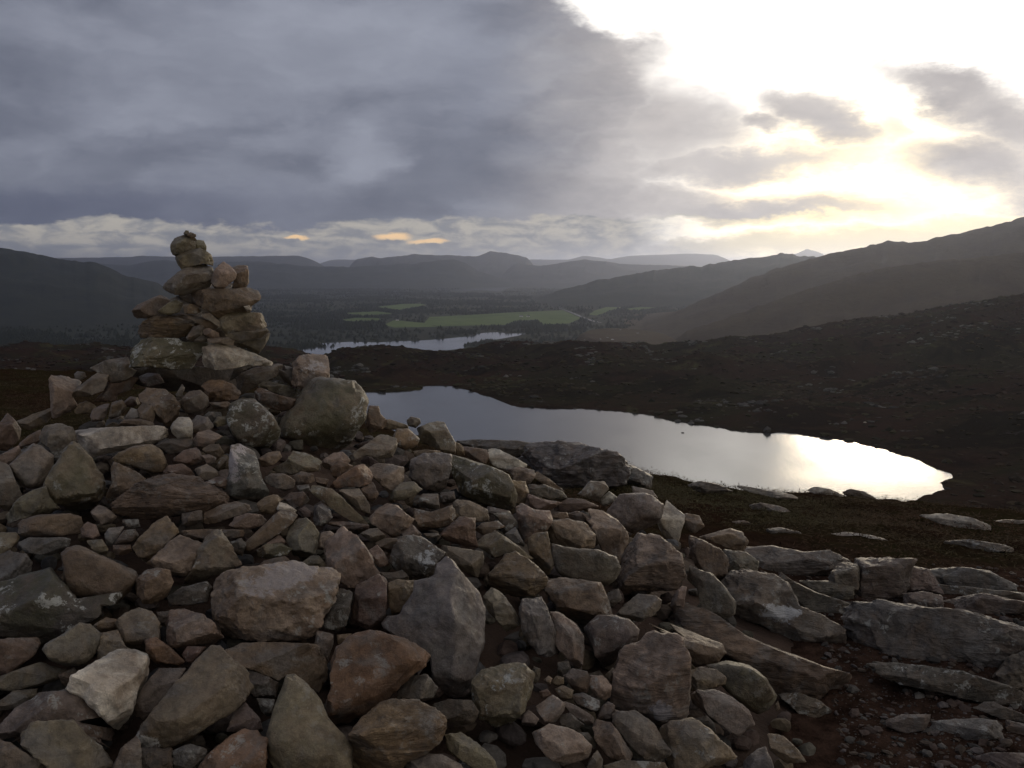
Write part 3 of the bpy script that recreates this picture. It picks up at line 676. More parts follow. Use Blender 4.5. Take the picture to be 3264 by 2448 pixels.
tile(600, 1250, .3918, '''
L+0|0,1490 60,1360 130,1200 200,1120 270,1120 310,1200 370,1310 440,1402 330,1452 200,1502 60,1562 -60,1582|
Ut-2|280,772 340,680 330,560 350,450 420,430 540,480 560,570 590,680 650,800 640,842 450,882 320,862|bluish wedge with a white-pink upper corner
M+0|620,702 680,665 780,665 870,720 860,782 780,802 700,772 640,742|
B+1|850,682 920,645 1010,670 1020,722 940,762 870,722|
B+2|570,542 650,490 740,480 760,530 690,592 600,612|
L+3|690,622 800,560 850,480 960,500 1080,560 1070,642 960,652 850,672 760,662|
P+1|1085,562 1180,500 1260,490 1310,550 1300,612 1200,642 1110,622|
O+1|1160,612 1240,560 1340,600 1300,652 1200,702 1165,662|
O-2|1145,782 1220,700 1330,620 1400,590 1460,610 1510,680 1480,742 1390,772 1290,767 1180,787|bright rust-orange stone below the mossy boulder
P+0|1470,622 1540,585 1660,590 1750,610 1755,702 1700,802 1640,832 1560,742 1500,682|
G-1|1310,522 1400,460 1500,390 1560,350 1690,380 1690,442 1660,522 1560,542 1450,512 1330,562|
Yr+1|1670,352 1700,300 1790,300 1880,380 1860,432 1770,472 1700,442|
G+1|1780,232 1810,200 1880,215 1890,252 1850,292 1790,272|
B+5|1440,262 1470,110 1550,120 1560,180 1620,232 1600,292 1480,332|
T+4|1560,232 1640,220 1780,270 1790,302 1660,304 1580,302|
Lf-3|980,792 1020,760 1170,790 1220,830 1310,920 1425,1030 1400,1062 1330,1052 1200,972 1080,882|long olive plank-like stone sloping down to the right
G+3|1220,800 1390,785 1480,920 1480,992 1390,962 1300,882|
B+3|1400,792 1500,730 1550,830 1500,902 1450,872|
G+1|1640,832 1730,740 1830,730 1900,790 1850,832 1740,882 1660,872|
U-1|1020,1042 1030,930 1090,915 1150,960 1170,1010 1110,1092 1040,1082|
Ll-1|800,1192 830,1090 890,1030 960,1025 1020,1070 1060,1150 1050,1262 1010,1332 930,1367 860,1332 830,1262|
B-3|465,1272 480,1210 560,1130 690,1010 740,970 850,960 890,1000 860,1062 700,1172 560,1262 500,1292|
Wl-5|720,952 745,900 800,910 880,960 860,987 760,982|
P-1|340,1082 380,1020 480,990 590,1000 640,1040 620,1082 500,1112 390,1112|
Y+1|560,902 640,850 720,835 770,870 720,932 690,992 600,982 560,932|
R+1|770,872 830,820 930,810 990,880 900,932 860,952|
B+0|120,1052 140,980 260,920 400,890 490,920 510,962 400,1002 260,1052 160,1072|
Lm+0|565,1282 640,1240 760,1230 845,1275 800,1322 650,1352 580,1342|
B+1|540,1432 620,1370 780,1335 820,1370 780,1412 640,1432|
L+0|920,1392 1000,1330 1060,1330 1120,1400 1100,1452 1000,1432|
Ptl-3|1110,1242 1160,1190 1250,1115 1330,1160 1420,1240 1480,1340 1550,1472 1500,1522 1400,1582 1330,1592 1230,1522 1200,1452 1120,1402|pinkish-grey ridged stone with a bright right edge
P+2|1055,1252 1080,1150 1150,1130 1190,1160 1110,1252 1100,1312 1060,1312|
P-1|1475,1032 1540,960 1620,910 1700,930 1760,990 1830,1030 1800,1092 1720,1132 1740,1162 1660,1182 1590,1122 1500,1072|pale pink star-shaped stone in the middle of the heap
G+1|1395,1152 1480,1110 1540,1110 1610,1170 1580,1202 1500,1222|
P+0|1460,1292 1540,1240 1600,1320 1640,1402 1560,1422 1510,1382|
B+1|1520,1222 1600,1190 1720,1190 1680,1262 1640,1312 1560,1272|
P+2|640,1232 740,1160 800,1220 760,1247|
D+3|340,1222 430,1190 470,1230 440,1332 370,1292|
B+3|270,1122 450,1120 450,1172 330,1192|
B+3|1030,692 1140,710 1120,772 1050,757|
R+3|1110,1060 1250,1050 1470,1080 1460,1110 1330,1120 1180,1090|
D+4|880,760 980,750 990,800 900,820|
M+4|890,960 950,930 1010,980 990,1040 930,1010|
''')
tile(1200, 1300, .3918, '''
L+0|340,172 420,130 500,110 550,115 590,200 640,292 640,372 560,362 450,312 370,282|upright grey stone on the right shoulder of the heap
Y+3|635,272 700,310 720,382 650,392|
P+2|300,352 400,340 520,350 520,377 330,402|
U-1|275,502 290,420 380,385 500,375 600,390 595,520 570,622 520,677 440,672 360,632 280,562|
Lmt-4|600,402 640,395 780,440 900,470 1000,520 1060,550 1110,620 1130,702 1120,802 1080,837 960,802 760,747 690,702 640,602 625,500|large olive-brown block pointing right, halfway down the heap
Y+0|1050,522 1100,590 1210,600 1240,682 1220,762 1150,802 1120,782 1110,682|
P+3|700,312 900,340 910,402 890,452 740,402|
Wf+2|900,322 1000,340 1110,400 1240,470 1160,502 1060,512 960,472 925,442|
P+2|1070,502 1170,480 1280,510 1290,562 1240,612 1130,602|
Tf+3|1250,482 1380,560 1480,640 1620,742 1530,762 1420,662 1300,582|
G+1|1240,627 1360,625 1500,680 1560,752 1480,772 1370,732 1240,692|
P+0|1220,762 1240,700 1330,740 1500,770 1440,812 1410,842 1290,832|
P-1|1140,812 1190,785 1280,830 1400,845 1430,930 1380,1002 1270,1032 1210,1082 1160,1002 1150,882|
Bf+2|1420,822 1550,740 1680,740 1800,800 1640,842 1550,852|
B+3|1405,852 1550,850 1560,892 1500,912 1420,892|
B+1|1560,862 1640,840 1740,890 1740,962 1650,942 1560,922|
Tl+0|1380,1002 1440,920 1560,910 1680,940 1770,1030 1760,1122 1700,1147 1570,1142 1440,1102 1400,1062|
Pl-1|1660,842 1720,825 1850,850 1960,920 2040,1010 2050,1102 1980,1252 1900,1212 1830,1162 1770,1002 1740,902|
Gr-2|1420,1097 1560,1140 1700,1150 1800,1160 1930,1220 1980,1302 1950,1392 1880,1482 1800,1432 1600,1402 1490,1342 1430,1232|broad flat grey stone with a rounded right end
Y+0|1235,1062 1280,1030 1390,1015 1420,1180 1440,1262 1400,1362 1300,1282 1240,1162|
U+1|1040,1032 1130,970 1190,1080 1220,1142 1120,1092|
Yst-3|920,1352 1050,1195 1130,1170 1300,1290 1380,1390 1350,1462 1290,1522 1130,1532 1000,1492 930,1422|brown four-sided pyramid stone in the middle
L+0|810,1112 870,1040 960,990 1080,1080 1240,1190 1310,1250 1300,1302 1130,1192 1040,1192 970,1212 870,1152|
B+2|800,992 860,940 980,920 1050,970 1030,1032 960,992 860,1032|
R+1|520,1022 600,960 680,890 800,900 800,1000 830,1132 720,1122 560,1072|
B+1|310,822 440,850 600,800 650,880 600,962 480,982 360,1002 320,922|
P+2|630,742 760,760 900,830 910,912 800,932 700,882 620,832|
P+0|180,1012 290,950 370,1030 350,1045 230,1050|
G+1|380,1022 500,1020 520,1047 420,1062|
D+3|290,762 380,700 500,700 510,822 430,822|
D+3|950,862 1080,840 1150,940 1060,1002 1000,922|
Dmtl-3|110,1252 170,1060 240,1045 360,1055 500,1140 580,1180 500,1252 480,1332 400,1382 300,1402 180,1352|dark block with a glinting lichen patch on its right
L-1|500,1112 600,1130 860,1170 880,1222 820,1372 720,1332 620,1272 540,1192|
G+4|1640,702 1740,600 1850,600 1890,660 1800,762 1690,722|
W+4|1800,762 1890,680 1970,740 1860,802|
R+4|900,800 1000,820 1090,840 960,870 900,860|
D+4|520,690 630,680 640,760 560,790 510,760|
''')
tile(0, 1750, .4208, '''
Br-3|480,60 520,10 600,-20 720,30 880,110 1010,170 1020,230 950,322 880,402 760,402 620,402 560,362 500,272|rounded rust-brown stone bedded in the big grey one on the left
Dm+2|-120,280 0,250 200,180 380,160 430,230 500,290 580,380 740,430 850,420 960,320 995,305 900,422 760,502 600,592 460,652 300,722 180,702 60,652 -120,640|
L-1|-60,470 0,480 50,510 62,580 0,612 -60,600|
B-1|1030,232 1100,170 1190,145 1280,170 1310,250 1260,352 1180,412 1090,412 1040,332|
D+1|1275,362 1380,290 1560,250 1600,300 1560,402 1420,422 1290,432|
Pl+0|1270,562 1290,470 1400,460 1530,500 1620,570 1680,672 1600,722 1480,742 1380,772 1280,722|
D+3|1190,482 1280,470 1270,592 1210,572|
L+0|880,562 960,490 1060,450 1150,480 1200,560 1200,682 1120,782 980,772 930,682|
O+0|1100,692 1180,670 1300,760 1390,850 1330,902 1200,892 1120,802|
Y+2|700,582 800,520 880,530 890,602 800,642 740,612|
T+1|745,762 770,640 890,610 950,740 1080,792 820,802 750,832|
Gr-2|325,762 350,720 480,650 600,570 690,570 760,640 760,722 700,822 620,892 500,892 380,832|smooth egg-shaped grey-brown stone near the lower left
Wtl-4|495,1062 560,960 680,890 780,830 880,770 1000,770 1110,810 1110,962 1020,1132 960,1292 890,1352 800,1272 640,1142|speckled white granite block at the lower left
R+0|-100,700 0,690 150,680 270,680 300,720 260,802 120,902 60,982 -100,992|
L+3|-100,1000 0,1000 120,920 300,860 450,910 560,910 460,982 300,1032 120,1072 -100,1062|
L+2|-100,1160 0,1150 100,1080 280,1060 240,1152 100,1212 -100,1232|
M+2|-100,1400 0,1330 130,1200 300,1100 480,1080 640,1150 780,1270 860,1360 890,1462 820,1502 700,1422 560,1312 400,1312 180,1402 60,1482 -100,1480|
L-1|175,1392 280,1330 420,1310 550,1305 640,1410 770,1500 840,1622 850,1720 500,1760 320,1602 170,1482|
M-1|-100,1450 0,1450 80,1470 200,1560 370,1642 400,1760 -100,1760|
M+2|1005,1192 1080,1050 1200,910 1400,910 1340,1012 1200,1172 1100,1292 1030,1272|
L-5|1035,1442 1100,1310 1250,1120 1450,900 1590,750 1660,740 1760,850 1860,940 1920,1050 1880,1112 1800,1192 1620,1302 1430,1442 1300,1502 1120,1492|long olive wedge with a white patch at its lower end
G+1|860,1642 920,1520 1030,1420 1060,1490 1080,1720 860,1720|
D+3|1060,1512 1300,1510 1310,1720 1070,1720|
U+2|1310,1532 1440,1480 1560,1520 1550,1582 1450,1662 1320,1682|
O+0|1490,1682 1560,1580 1700,1450 1830,1370 1940,1380 2010,1450 2020,1562 2000,1740 1490,1760|rust-orange stone on the bottom edge
M+1|1720,1382 1780,1230 1860,1170 1960,1280 1990,1382 1930,1377 1820,1377|
R+3|1380,802 1420,740 1560,740 1430,882|
D+5|440,950 560,900 600,960 520,1050 470,1020|
''')
tile(750, 1750, .4208, '''
Ptl-4|-180,262 -130,200 -10,180 200,140 430,110 600,140 740,160 790,200 780,262 740,402 640,522 560,642 450,682 200,692 0,672 -110,602 -170,432|largest pinkish-grey boulder in the left foreground
D+2|790,292 890,330 870,442 840,572 760,622 640,592 700,482 760,392|
R+1|860,572 900,370 920,280 1080,195 1150,260 1140,402 1120,602 1000,614|flat dark-red stone set on edge between grey ones
Y-2|1160,262 1220,240 1360,240 1350,332 1310,442 1250,497 1190,497 1160,382|
D+3|1090,172 1200,180 1260,160 1310,210 1300,238 1160,250|
Ul+1|1130,562 1170,510 1260,500 1360,340 1370,270 1510,230 1530,140 1600,95 1660,150 1750,270 1830,350 1880,450 1870,560 1880,700 1810,902 1790,1052 1700,1132 1620,1102 1500,962 1400,942 1480,802 1380,722 1250,662 1150,602|very large dark slate-grey rock in the centre foreground
Of-5|725,862 760,770 850,680 940,640 1100,650 1280,690 1400,750 1480,800 1430,882 1340,952 1180,1092 1000,1222 850,1312 710,1347 690,1182 730,1062|flat brown-orange fan-shaped slab with thin bright edges
G+1|1240,1072 1330,960 1450,955 1530,1050 1500,1122 1330,1142 1230,1142|
Ys-3|880,1402 960,1300 1100,1180 1200,1140 1340,1150 1500,1200 1590,1290 1590,1362 1530,1452 1420,1542 1250,1642 1100,1682 930,1652 880,1502|brown stone crossed by a pale quartz line
Lr-1|260,1382 320,1150 390,980 450,965 560,1060 650,1160 700,1280 800,1402 860,1502 870,1740 330,1740 260,1552|
B+1|-200,800 -120,720 0,705 130,710 400,710 620,730 700,860 720,922 640,1002 620,1082 480,982 400,942 330,1002 140,912 0,842 -120,850|
G+2|1270,1642 1400,1550 1560,1560 1700,1630 1760,1720 1280,1720|
L+1|1590,1402 1700,1390 1830,1470 1960,1602 2000,1720 1800,1662 1620,1532|
D+3|1500,1182 1620,1140 1780,1150 1840,1230 1800,1312 1680,1342 1600,1292|
M+2|620,622 740,650 740,722 690,862 640,742 600,722|
B+4|770,652 880,640 860,700 780,722|
D+4|160,1132 300,1140 260,1282 200,1232|
D+5|100,900 320,1010 300,1120 160,1130 60,1050|
''')
tile(1500, 1750, .4208, '''
B-1|570,272 610,225 740,225 980,260 1010,340 1070,502 960,522 830,567 690,482 590,342|
G+0|105,372 160,300 240,340 340,470 380,562 280,642 230,572 140,472|
Lml+0|20,1012 100,930 230,880 400,880 470,950 440,1102 400,1232 300,1322 180,1332 70,1282 20,1152|dark mossy stone with a yellow-green streak, bottom centre
G+0|1100,492 1180,410 1270,340 1400,355 1435,390 1430,452 1380,502 1280,552 1190,532|
P+1|1510,432 1540,340 1600,280 1635,290 1615,432|
D-1|1640,232 1660,120 1720,150 1830,200 1920,290 2000,400 1990,482 1900,532 1760,472 1720,302|
B-1|1350,562 1500,570 1620,680 1900,720 1930,790 1880,852 1700,892 1640,832 1600,702 1400,602|
M+0|870,602 960,510 1100,510 1200,540 1280,610 1250,702 1160,742 1080,862 1030,882 950,802 900,692|
U-1|380,502 400,400 540,360 590,480 640,640 660,782 620,822 530,802 450,722 400,612|
P+0|600,472 700,500 790,570 860,670 850,792 840,902 800,912 750,842 680,762 630,702 650,642|
Pstl-5|1085,932 1140,800 1190,750 1290,700 1330,630 1440,630 1560,640 1610,700 1660,840 1650,1002 1640,1192 1610,1302 1480,1322 1350,1292 1180,1222 1080,1142|big layered block with a pale lichen spot on its dark front
Y+1|1650,932 1750,900 1850,910 1930,980 1920,1022 1800,1062 1660,1102|
Gf-1|1650,1142 1720,1080 1850,1070 1960,1120 2100,1212 2150,1332 2020,1422 1900,1332 1780,1232|
T-1|1440,1362 1520,1320 1680,1280 1800,1360 1930,1490 2010,1572 1900,1622 1650,1682 1500,1652|
D+2|1690,1292 1790,1260 1850,1330 1860,1402 1780,1352|
G+0|1080,1212 1150,1230 1260,1240 1380,1330 1450,1440 1530,1542 1440,1612 1320,1592 1180,1452 1080,1312|
T+0|925,1332 960,1300 1060,1320 1140,1420 1220,1542 1200,1602 1080,1612 1020,1542 950,1442|
P-3|465,1392 600,1330 740,1360 850,1420 910,1490 890,1582 800,1612 700,1632 600,1582 500,1482|pale pinkish chunk at the bottom, right of centre
P+0|495,1192 620,1110 715,1170 700,1232 640,1312 560,1302 520,1242|
L+2|640,1062 700,1035 775,1070 770,1132 690,1142|
U+1|770,1102 850,1090 980,1150 980,1222 920,1232 800,1182|
G+1|690,1142 800,1190 950,1280 940,1332 880,1332 770,1252 710,1182|
D+2|660,1272 750,1240 860,1330 800,1372 690,1332|
P+1|890,1032 910,960 1000,960 1070,1040 1060,1112 1010,1142 940,1102|
M+2|710,962 770,910 880,930 900,980 890,1082 800,1082 740,1012|
T+2|555,992 590,960 620,980 600,1032|
Y+2|610,1012 650,960 705,975 705,1020 650,1037|
M+1|960,1282 990,1200 1040,1155 1090,1190 1080,1312 980,1312|
L+3|450,962 480,890 530,910 520,992 490,1022|
T+3|1020,952 1080,900 1095,930 1075,1012|
L+0|1020,1642 1150,1600 1480,1620 1500,1740 1020,1740|
M+3|390,1262 440,1220 520,1290 480,1342 390,1332|
D+2|810,1392 890,1390 950,1470 940,1542 910,1482|
L+1|900,1602 960,1520 1000,1600 990,1740 860,1690|
D+3|1040,330 1120,300 1150,380 1060,450 1020,400|
D+4|660,860 740,850 760,920 720,980 660,960|
R+4|520,1080 580,1060 620,1110 540,1130|
''')
tile(0, 0, 1.4755, '''
Pst-3|1335,1260 1345,1200 1375,1150 1420,1155 1470,1200 1475,1240 1460,1270 1340,1282|layered pinkish block on the right flank of the heap
Gr-1|1308,1107 1340,1070 1395,1065 1432,1090 1428,1127 1370,1152 1320,1137|
Wf+2|1395,1063 1440,1080 1480,1115 1458,1192 1430,1152 1435,1095|
Y+1|1480,1110 1510,1115 1522,1137 1500,1152 1480,1142|
G+4|1365,1050 1410,1060 1420,1077 1370,1072|
''')
tile(2200, 1500, .5714, '''
T+0|60,372 160,340 220,325 290,345 330,400 290,452 200,432 120,392|tan stone alone at the right-hand rim of the heap
B+0|0,362 60,390 170,440 210,500 210,582 170,612 100,592 30,532 0,472|
G+1|190,442 310,455 380,510 370,562 300,582 210,562|
Lr-1|100,1092 200,1060 330,1090 420,1160 470,1250 450,1342 400,1372 300,1312 200,1222|rounded olive boulder at the right foot of the heap
U+0|300,1622 370,1560 420,1540 460,1642 470,1700 300,1700|
T+1|430,1462 520,1482 600,1562 640,1622 540,1632 450,1560|
B+1|470,1312 490,1285 502,1332 480,1340|
''')

cairn = bpy.data.objects.new('cairn', None); COL.objects.link(cairn); cairn.location = (HC[0], HC[1], 0)
tag(cairn, 'tumbled stone cairn with a small stacked tower on its left', 'cairn', None, 'thing')
CV = np.array([HC[0], HC[1], 0.0])
STONES = []
def make_stone(code, pts, label, dist=None, parent=None, name='stone', hit=None, grow=1.03, front_k=None, mat=None, offset=0.0, amp=None):
    pts = np.array(pts, float); cx, cy = pts.mean(0)
    A = 0; c = np.zeros(2)                                      # area centroid
    for i in range(len(pts)):
        a, b = pts[i], pts[(i + 1) % len(pts)]; w = a[0] * b[1] - a[1] * b[0]; A += w; c += (a + b) * w
    if abs(A) > 1: cx, cy = c / (3 * A)
    if hit is None:
        if dist is not None: u, v = uv(cx, cy); hit = np.array([u * dist, dist, EYE + v * dist])
        else: hit = heap_hit(cx, cy)
    dirv = ray(cx, cy); opt = code[1:]
    off = offset
    for sgn in '+-':
        if sgn in opt: k = opt.index(sgn); off += float(opt[k:]) / 100; opt = opt[:k]
    C = hit + unit(dirv) * off
    n = -unit(dirv); e1 = unit(np.cross(np.array([0, 0, 1.0]), n)); e2 = np.cross(n, e1)
    t = np.linalg.norm(C - np.array([0, 0, EYE])) / np.linalg.norm(dirv)
    out2 = []
    for p in pts:
        d = ray(*p); s = t * (dirv @ dirv) / (d @ dirv); w = np.array([0, 0, EYE]) + d * s - C
        out2.append((w @ e1 * grow, w @ e2 * grow))
    out2 = np.array(out2)
    cov = np.cov(out2.T); ev = np.sqrt(np.clip(np.linalg.eigvalsh(cov), 1e-8, None)) * 1.7
    minor = ev[0]; seed = abs(hash((round(cx), round(cy)))) % 100000
    rr = np.random.default_rng(seed)
    px_size = np.ptp(pts, 0).max()
    sub = 6 if px_size > 340 else 5 if px_size > 105 else 4
    front = minor * (front_k or (0.42 if 'f' in opt else 0.75)) * rr.uniform(.85, 1.2); back = max(minor * 0.85, 0.02)
    p = 9 if 'r' in opt else rr.uniform(50, 120)
    m = mat or (M_MOSS if 'm' in opt else M_STRATA if 's' in opt else M_STONE)
    ev2, evec = np.linalg.eigh(cov)
    me = rock_mesh(name, out2, e1, e2, n, front, back, sub, p, seed, tilt_up=0.55, strata=(evec[0, 0], evec[1, 0]) if 's' in opt else None,
                   noise_amp=(amp or (0.05 if 'r' in opt else rr.uniform(.05, .08))), bevels=3 if 'r' in opt else int(rr.integers(9, 15)), mat=m, topcut=None if 'r' in opt else 0.88, edge=0.52 if 't' in opt else (rr.uniform(.42, .78) if ('r' not in opt and rr.random() < 0.65) else None))
    o = link(name, me, parent, tuple(C - (np.array(parent.location) if parent is not None else 0)))
    base = np.array(PAL[code[0]]) * np.array([.88, .83, .74]); k = rr.uniform(.80, 1.22)
    base = base * k * (1 + rr.normal(0, .022, 3))
    if 'l' in opt: base = base * 1.05
    o.color = (*np.clip(base, 0.02, .7), 1)
    if label: o['label'] = label
    STONES.append((C, out2, o)); return o
def parse(txt, ox, oy, s):
    for line in txt.strip().splitlines():
        code, pts, label = line.split('|')
        yield code, [(ox + float(a) * s, oy + float(b) * s) for a, b in (q.split(',') for q in pts.split())], label
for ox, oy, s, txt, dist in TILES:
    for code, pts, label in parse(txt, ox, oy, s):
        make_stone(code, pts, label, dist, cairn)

# pale crusts, quartz faces and a painted glint on single stones: pixel, half width, half height, colour
def pale_patch(o, px, py, rx, rz, col, **kw):
    C = np.array(o.matrix_basis.translation) + (np.array(o.parent.location) if o.parent else 0)
    u, v = uv(px, py); w = np.array([u * C[1], C[1], EYE + v * C[1]]) - C
    o.data.materials[0] = stone_material('patched_stone', patch=(w[0], w[2], rx, rz, col), **kw)
def by_label(part): return next(q[2] for q in STONES if part in q[2].get('label', ''))
pale_patch(by_label('long olive wedge'), 505, 2310, .05, .035, (.50, .49, .45))
pale_patch(by_label('big layered block'), 2085, 2205, .035, .03, (.30, .29, .30), strata=1.0)
pale_patch(by_label('bluish wedge'), 748, 1465, .04, .06, (.40, .36, .36))
pale_patch(by_label('dark block with a glinting'), 1370, 1765, .04, .04, (.34, .36, .37))  # lichen patch, with its glint painted in as paler colour
pale_patch(by_label('largest pinkish-grey'), 890, 1835, .13, .03, (.27, .245, .24))
pale_patch(by_label('pinkish-grey upright'), 1000, 1165, .06, .03, (.34, .32, .31))

# heap core and the small rubble that fills the gaps
def build_core():
    xs = np.linspace(-5.5, 2.2, 150); ys = np.linspace(0.7, 8.0, 150)
    Xg, Yg = np.meshgrid(xs, ys)
    Z = heap_h(Xg, Yg) - 0.15 + 0.03 * fbm2(Xg, Yg, 0.25, 3); Zn = z_near(Xg, Yg) - 0.05
    Z = np.maximum(Z, Zn)
    V = np.stack([Xg, Yg, Z], -1).reshape(-1, 3) - CV
    o = link('rubble_core', mesh_np('rubble_core', V, grid_faces(150, 150), M_SOIL), cairn); o['kind'] = 'stuff'
build_core()
def scatter_mesh(name, centers, sizes, mat, parent=None, sub=2, flat=0.7, colors=None):
    D0, Fc = ICO[sub]; n = len(centers); nv = len(D0)
    V = np.empty((n, nv, 3)); protos = []
    for k in range(24):
        r = np.random.default_rng(900 + k); L = D0.copy(); inv = [np.full(nv, 0.95)]
        for _ in range(9):
            nn = unit(r.normal(size=3)); inv.append(np.clip(L @ nn, 0, None) / r.uniform(.55, .95))
        protos.append(L / np.max(inv, axis=0)[:, None])
    for i in range(n):
        a = rng.uniform(0, 2 * math.pi); ca, sa = math.cos(a), math.sin(a); t = rng.normal(0, .35); ct, st = math.cos(t), math.sin(t)
        M = np.array([[ca, -sa, 0], [sa, ca, 0], [0, 0, 1]]) @ np.array([[1, 0, 0], [0, ct, -st], [0, st, ct]])
        V[i] = (protos[i % 24] * np.array([rng.uniform(.8, 1.35), rng.uniform(.7, 1.0), flat * rng.uniform(.7, 1.1)]) * sizes[i]) @ M.T + centers[i]
    Fa = (Fc[None] + (np.arange(n) * nv)[:, None, None]).reshape(-1, 3)
    me = mesh_np(name, V.reshape(-1, 3), Fa, mat, False)
    if colors is not None:
        at = me.attributes.new('tint', 'FLOAT_COLOR', 'POINT')
        cc = np.ones((n, nv, 4)); cc[:, :, :3] = np.asarray(colors)[:, None, :]; at.data.foreach_set('color', cc.astype(np.float32).ravel())
    return link(name, me, parent)
def rubble_material():
    m, t, b = new_mat('rubble'); tc = t.nodes.new('ShaderNodeTexCoord'); at = t.nodes.new('ShaderNodeAttribute'); at.attribute_name = 'tint'
    f = noise(t, tc.outputs['Object'], 40.0, 5, 0.65); g = noise(t, tc.outputs['Object'], 9.0, 4, 0.6)
    c = mixc(t, f.step(.3, .7), mixc(t, 1.0, at.outputs['Color'], (.6, .58, .57), 'MULTIPLY'), mixc(t, 1.0, at.outputs['Color'], (1.2, 1.2, 1.2), 'MULTIPLY'))
    t.links.new(c, b.inputs['Base Color']); b.inputs['Roughness'].default_value = .85; bump(t, b, f + g, .8, .008); return m
M_RUBBLE = rubble_material()
def pal_rand(n, keys='GPMBRLDTYU'):
    k = np.array([PAL[c] for c in keys]); return k[rng.integers(0, len(k), n)] * rng.uniform(.75, 1.1, (n, 1))
SC = np.array([q[0] for q in STONES])
pts = []; sz = []
while len(pts) < 3400:
    x, y = rng.uniform(-5, 2.0), rng.uniform(0.9, 7.6); h = heap_h(x, y)
    if h < float(z_near(x, y, False)) - 0.05: continue
    s = rng.uniform(.02, .06); back = (y > HC[1] + 0.3 and x < -0.9) or x < -0.62 * y
    if not back and np.min(np.sum((SC - np.array([x, y, h])) ** 2, 1)) > 0.19 ** 2: continue
    pts.append((x - CV[0], y - CV[1], h - rng.uniform(.10, .15) + (0.07 if back else 0))); sz.append(s * (1.7 if back else 1))
o = scatter_mesh('rubble', pts, sz, M_RUBBLE, cairn, 2, .7, pal_rand(len(pts)) * .6); o['kind'] = 'stuff'  # tint darkened to deepen the shade between the stones

# ------------------------------------------------------------------ outcrop slabs and rocks of the summit
def outcrop(name, label, cat, code, txt, ox=2200, oy=1500, s=.5714, front_k=0.8, group=None, deep=0.5):
    pts = [(ox + float(a) * s, oy + float(b) * s) for a, b in (q.split(',') for q in txt.split())]
    P = np.array(pts); cx = P[:, 0].mean(); by = P[:, 1].max() - 0.12 * np.ptp(P[:, 1]); cy = P[:, 1].mean()
    g = ground_hit(cx, by); u, v = uv(cx, cy); y = g[1] + np.ptp(P[:, 1]) / F * g[1] * deep
    hit = np.array([u * y, y, EYE + v * y])
    o = make_stone(code, pts, label, None, None, name, hit, 1.12 if name == 'rock_slab' and P[:, 1].min() > 1700 else 1.03, front_k, M_ROCK if 's' not in code else M_STRATA, 0.0, 0.085)
    tag(o, label, cat, group, 'thing'); return o
outcrop('rock_slab', 'grey bedrock slab with a white lichen splash beside the cairn', 'rock', 'G', '190,640 240,590 330,585 470,610 540,650 600,760 700,800 820,870 800,970 700,1010 560,950 420,860 280,820 200,760')
pale_patch(STONES[-1][2], 2468, 1918, .075, .045, (.50, .52, .54), strata=.45, lichen=.5)
outcrop('rock_slab', 'narrow bedrock slab just behind the white-splashed one', 'rock', 'G', '370,570 500,560 570,620 700,680 880,740 870,800 800,840 650,770 580,700 480,620')
outcrop('rock_slab', 'largest grey bedrock slab, long and rounded, at the right edge', 'rock', 'U', '900,830 950,760 1100,745 1250,770 1500,800 1700,850 1900,920 1960,1000 1720,1100 1660,1110 1500,1080 1200,1050 1020,1000 940,920')
outcrop('rock_slab', 'cracked-off rock end below the largest slab at the right edge', 'rock', 'G', '1700,1150 1770,1060 1900,1000 1990,1040 1990,1240 1780,1200')
outcrop('rock_slab', 'long ridged brown slab running down from the cairn foot', 'rock', 'Bs', '-60,800 60,790 200,850 330,940 480,1010 700,1090 850,1130 905,1180 890,1280 830,1360 720,1380 600,1360 500,1270 400,1150 280,1060 190,1020 -40,930', front_k=0.9)
outcrop('rock_slab', 'low back-row slab behind the tan stone at the heap rim', 'rock', 'G', '330,430 480,430 640,460 760,450 850,500 860,560 760,580 560,580 400,560')
outcrop('rock_slab', 'dark blocky slab in the middle of the back row', 'rock', 'M', '930,500 1080,500 1230,510 1210,640 1140,720 920,740 900,660 940,600')
outcrop('rock_slab', 'pale-topped long slab at the right of the back row', 'rock', 'U', '1330,560 1480,545 1650,570 1815,640 1800,670 1620,700 1400,690')
outcrop('rock_slab', 'short slab between the back row and the largest slab', 'rock', 'M', '1200,690 1300,680 1390,700 1400,770 1210,775')
outcrop('rock_slab', 'thin mauve slab above the right end of the largest slab', 'rock', 'M', '1420,720 1640,690 1850,740 1860,790 1640,810 1430,800')
outcrop('rock_slab', 'small slab between the narrow slab and the back row', 'rock', 'G', '630,620 800,620 900,650 900,720 750,700')
outcrop('rock_slab', 'white-streaked low rock in the heather near the right edge', 'rock', 'Wl', '1290,250 1420,240 1560,262 1660,300 1720,340 1500,320 1380,290', front_k=1.0)
outcrop('rock_slab', 'pale rock strip touching the right edge above the heather', 'rock', 'Wl', '1670,285 1760,275 1900,280 1900,320 1700,318', front_k=1.0)
outcrop('rock_slab', 'pale rock strip in the heather on the brow', 'rock', 'Wl', '200,72 300,85 420,108 560,132 612,162 500,158 330,118', front_k=1.0)
outcrop('rock_slab', 'pale rock on the brow against the bright water', 'rock', 'Wl', '630,104 700,90 780,103 860,142 720,136', front_k=1.0)
outcrop('rock_slab', 'dark hummock rock against the brightest water', 'rock', 'Dm', '850,122 900,103 970,118 1040,160 900,160', front_k=1.0)
outcrop('rock_slab', 'ledge block filling the back row left of its dark middle', 'rock', 'G', '840,520 930,520 930,640 900,740 820,690 780,600')
outcrop('rock_slab', 'ledge block filling the back row right of its dark middle', 'rock', 'M', '1180,540 1330,560 1400,680 1330,700 1180,700 1150,620')
